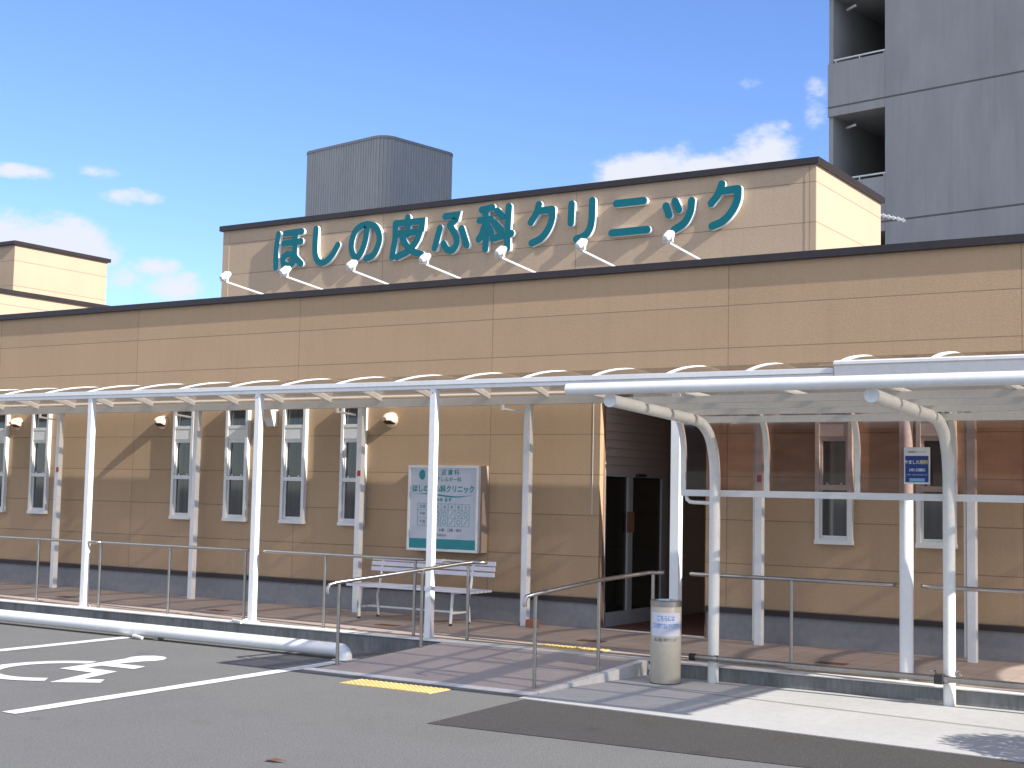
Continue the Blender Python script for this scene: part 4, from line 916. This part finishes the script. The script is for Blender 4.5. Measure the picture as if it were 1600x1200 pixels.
# ================================================================== WHITE PIPE RAIL
pr = thing('pipe_barrier', 'thick white pipe wheel stop with elbow end along the parking bays', 'barrier', (-11.2, 10.6, 0))
MB().tube([(-22, 10.60, .100), (-14, 10.60, .100), (-8.66, 10.60, .092), (-8.61, 10.60, .088), (-8.578, 10.60, .070), (-8.565, 10.60, .035), (-8.565, 10.60, .0)], .066, 24).build('pipe', 'white', pr)
for x in (-11.14, -13.9, -16.7):
    MB().box(x-.035, x+.035, 10.57, 10.66, 0, .06).build('foot', 'dull', pr, bevel=.003)
MB().box(-8.66, -8.47, 10.51, 10.70, .001, .010).build('base_plate', 'white2', pr, bevel=.002)
sd = MB().tube([(-11.26, 10.495, .024), (-11.30, 10.50, .028), (-11.43, 10.53, .034)], [.016, .018, .020], 12)
solo(sd, 'drain_spout', 'white', 'small white pipe stub on the asphalt beside the pipe rail foot', 'drain pipe')
sd = MB().tube([(-10.50, 11.20, .195), (-10.68, 11.26, .198)], .020, 12).tube([(-10.50, 11.20, .195), (-10.62, 11.40, .198)], .018, 12)
solo(sd, 'drain_spout', 'white', 'small white drain spout on the kerb at the foot of a canopy post', 'drain pipe')

lfm = MB()
lfm.add([(-5.77, 6.395, 0.006), (-5.72, 6.43, 0.022), (-5.65, 6.44, 0.012), (-5.62, 6.425, 0.02), (-5.68, 6.4, 0.01), (-5.73, 6.385, 0.016)], [(0, 1, 4, 5), (1, 2, 3, 4)])
solo(lfm, 'fallen_leaf', 'rust', 'curled brown fallen leaf on the open asphalt', 'leaf', smooth=False)
# small things on the walkway
PL = [(-14.70, 12.35, 'rusty oblong floor plate on the walkway by the farthest rear post'), (-11.9, 12.28, 'rusty oblong floor plate on the walkway behind the pipe rail'),
      (-9.33, 12.27, 'rusty oblong floor plate in front of the bench'), (-6.85, 12.42, 'rusty oblong floor plate on the walkway before the entrance'), (-4.28, 12.28, 'rusty oblong floor plate on the walkway behind the shelter')]
for x, y, l in PL:
    solo(MB().box(x-.14, x+.14, y-.075, y+.075, .160, .1695), 'floor_plate', 'rust', l, 'floor plate', group='floor plates in the walkway', bevel=.001)
solo(MB().box(-8.10, -7.98, 13.16, 13.27, .166, .255), 'brick', 'brick', 'reddish brick standing by the foot of a rear canopy post', 'brick', bevel=.008)
br = thing('kerb_bracket', 'small pale U shaped bracket fixed to the kerb face behind the ash bin', 'bracket', (-5.6, 11.24, .05))
MB().tube([(-5.66, 11.22, .165), (-5.63, 11.22, .13), (-5.635, 11.22, .062), (-5.59, 11.22, .060), (-5.575, 11.22, .14), (-5.56, 11.22, .16)], .007, 8).build('bent_rod', 'white2', br)
MB().box(-5.66, -5.56, 11.235, 11.248, .10, .15).build('back_plate', 'white2', br)

# ================================================================== BACKGROUND
P0 = Vector((-9.358, 30.334, 0)); DR = Vector((.986, -.165, 0)); DB = Vector((.165, .986, 0))
AF = lambda u, v, z: tuple(P0+DR*u+DB*v+Vector((0, 0, z)))
apt = thing('apartment_block', 'tall shaded grey concrete apartment block with open end balconies', 'building', tuple(P0))
w = MB().fbox(AF, 0, 30, 0, 11, 0, 34).fbox(AF, -1.44, 0, 4.5, 11, 0, 34).fbox(AF, -1.45, -1.34, .06, 4.5, 0, 34); w.build('wall', 'apt', apt, smooth=False)
for k in range(-2, 9):
    zt = 8.965+2.848*k; fl = 7.90+2.848*k-.19
    p = MB().fbox(AF, -1.45, -.006, 0.0, .14, fl, zt).build('balcony_parapet', 'apt', apt, smooth=False)
    MB().fbox(AF, -1.34, -.002, .141, 4.5, fl, fl+.19).build('balcony_floor', 'apt', apt, smooth=False)
    hr = MB().tube([AF(-1.33, .07, zt+.09), AF(-.02, .07, zt+.09)], .022, 8)
    for u in (-1.28, -.67, -.06): hr.tube([AF(u, .07, zt), AF(u, .07, zt+.09)], .015, 6)
    hr.build('balcony_rail', 'white2', apt)
    MB().tube([AF(-1.22, .5, fl+2.66), AF(-.9, .3, fl+2.64)], .03, 8).build('pipe_bracket', 'white2', apt)
T0 = Vector((-25.525, 32.704, 0))
TF = lambda u, v, z: tuple(T0+DR*u+DB*v+Vector((0, 0, z)))
tk = thing('roof_plant_screen', 'grey corrugated metal tower with rounded corners beyond the clinic roof', 'tower', tuple(T0))
def rrect(u0, u1, v0, v1, r, amp=0, step=.115):
    segs = []; q = 8
    def arc(cx_, cy_, a0_, a1_): return [(cx_+r*math.cos(a0_+(a1_-a0_)*i/q), cy_+r*math.sin(a0_+(a1_-a0_)*i/q)) for i in range(q+1)]
    path = arc(u0+r, v0+r, math.pi, 1.5*math.pi)+arc(u1-r, v0+r, 1.5*math.pi, 2*math.pi)+arc(u1-r, v1-r, 0, .5*math.pi)+arc(u0+r, v1-r, .5*math.pi, math.pi)
    path.append(path[0]); out = []; acc = 0
    # trapezoidal ribs
    prof_ = [(0, 0), (.35, 0), (.5, 1), (.85, 1)]
    L_ = 0; pts = []
    for i in range(len(path)-1):
        a_ = Vector((*path[i], 0)); b_ = Vector((*path[i+1], 0)); d = (b_-a_).length
        if d < 1e-6: continue
        t = (b_-a_)/d; nn = Vector((t.y, -t.x, 0)); s = 0
        pts.append((a_, t, nn, d, L_)); L_ += d
    k = 0
    while True:
        done = True
        for f_, h in prof_:
            s = (k+f_)*step
            if s >= L_: break
            for a_, t, nn, d, l0 in pts:
                if l0 <= s < l0+d: p = a_+t*(s-l0)+nn*h*amp; out.append((p.x, p.y)); break
        else: done = False
        if done: break
        k += 1
    return out
rr_ = rrect(-3.87, 0.02, 0, 3.2, .45, .03)
MB().prism(rr_, 4, 12.40, fn=lambda a_, b_, c_: TF(a_, b_, c_)).build('corrugated_wall', 'tank', tk, smooth=False)
MB().prism(rrect(-3.91, .06, -.04, 3.24, .48, 0, .2), 12.40, 12.48, fn=lambda a_, b_, c_: TF(a_, b_, c_)).build('rim', 'plinth', tk, smooth=False)
# corrugated awning behind the sign block
aw = thing('awning', 'small white corrugated awning sheet behind the rooftop sign block', 'awning', (-5.5, 18, 4))
AW = dict(x0=-6.3, x1=-5.31, z0=5.70, z1=5.385, y=18.0)
m = MB(); vs = []; n = 60
for i in range(n+1):
    x = AW['x0']+(AW['x1']-AW['x0'])*i/n; z = AW['z0']+(AW['z1']-AW['z0'])*i/n+.014*math.cos(i*math.pi/2.0)
    vs += [(x, AW['y'], z), (x, AW['y']+.12, z-.01), (x, AW['y'], z-.012), (x, AW['y']+.12, z-.022)]
fs = []
for i in range(n): a = 4*i; fs += [(a, a+4, a+5, a+1), (a+2, a+3, a+7, a+6), (a, a+2, a+6, a+4), (a+1, a+5, a+7, a+3)]
m.add(vs, fs); m.build('corrugated_sheet', 'letterside', aw)
MB().box(-6.2, -6.14, 18.05, 18.11, 4, 5.60).box(-6.2, -6.14, 18.2, 18.26, 4, 5.58).build('support', 'white2', aw)

# bare tree tip beyond the far roof block
tr = thing('bare_tree', 'bare leafless tree whose twigs show above the far roof block', 'tree', (-27.6, 22.0, 0))
random.seed(3); tb = MB(); bb = MB()
tb.tube([(-27.6, 22, 0), (-27.55, 22, 2.5), (-27.62, 22.02, 4.6)], [.12, .09, .05], 8)
def branch(m, p, d, L, r, dep):
    q = p+d*L; m.tube([p, p+(d*L*.5)+Vector((random.uniform(-.03, .03), 0, .02)), q], [r, r*.8, r*.6], 5)
    if dep:
        for _ in range(3):
            nd = (d+Vector((random.uniform(-.6, .6), random.uniform(-.6, .6), random.uniform(-.1, .5)))).normalized(); branch(m, q, nd, L*.68, r*.6, dep-1)
for _ in range(4): branch(bb, Vector((-27.62, 22.02, 4.5)), Vector((random.uniform(-.45, .45), random.uniform(-.4, .4), 1)).normalized(), .95, .035, 4)
tb.build('trunk', 'bark', tr); bb.build('branches', 'bark', tr)

# unseen shrub and planter, added out of view to cast a shadow on the slab
random.seed(11)
sb = thing('shadow_shrub', 'round clipped shrub in a concrete planter added out of view to shade the slab', 'shrub', (-.62, 9.72, .01))
sc_ = Vector((-.62, 9.62, .78))
MB().lathe([(.26, .01), (.34, .30), (.36, .42), (.33, .42), (.31, .38)], (sc_.x, sc_.y, 0), 28).build('planter', 'concrete', sb)
lf = MB()
for _ in range(3800):
    v = Vector((random.gauss(0, 1), random.gauss(0, 1), random.gauss(0, 1))).normalized()
    rr = random.uniform(.45, 1)**.5*(1+.08*math.sin(5*v.x+3*v.z)); p = sc_+Vector((v.x*.50*rr, v.y*.50*rr, v.z*.38*rr))
    a = Vector((random.gauss(0, 1), random.gauss(0, 1), random.gauss(0, 1))).normalized(); b_ = a.cross(v+Vector((.01, .02, .03))).normalized()
    s = random.uniform(.022, .04); lf.add([p-a*s, p+b_*s*.45, p+a*s, p-b_*s*.45], [(0, 1, 2, 3)])
lf.build('foliage', 'leaf', sb, smooth=False)
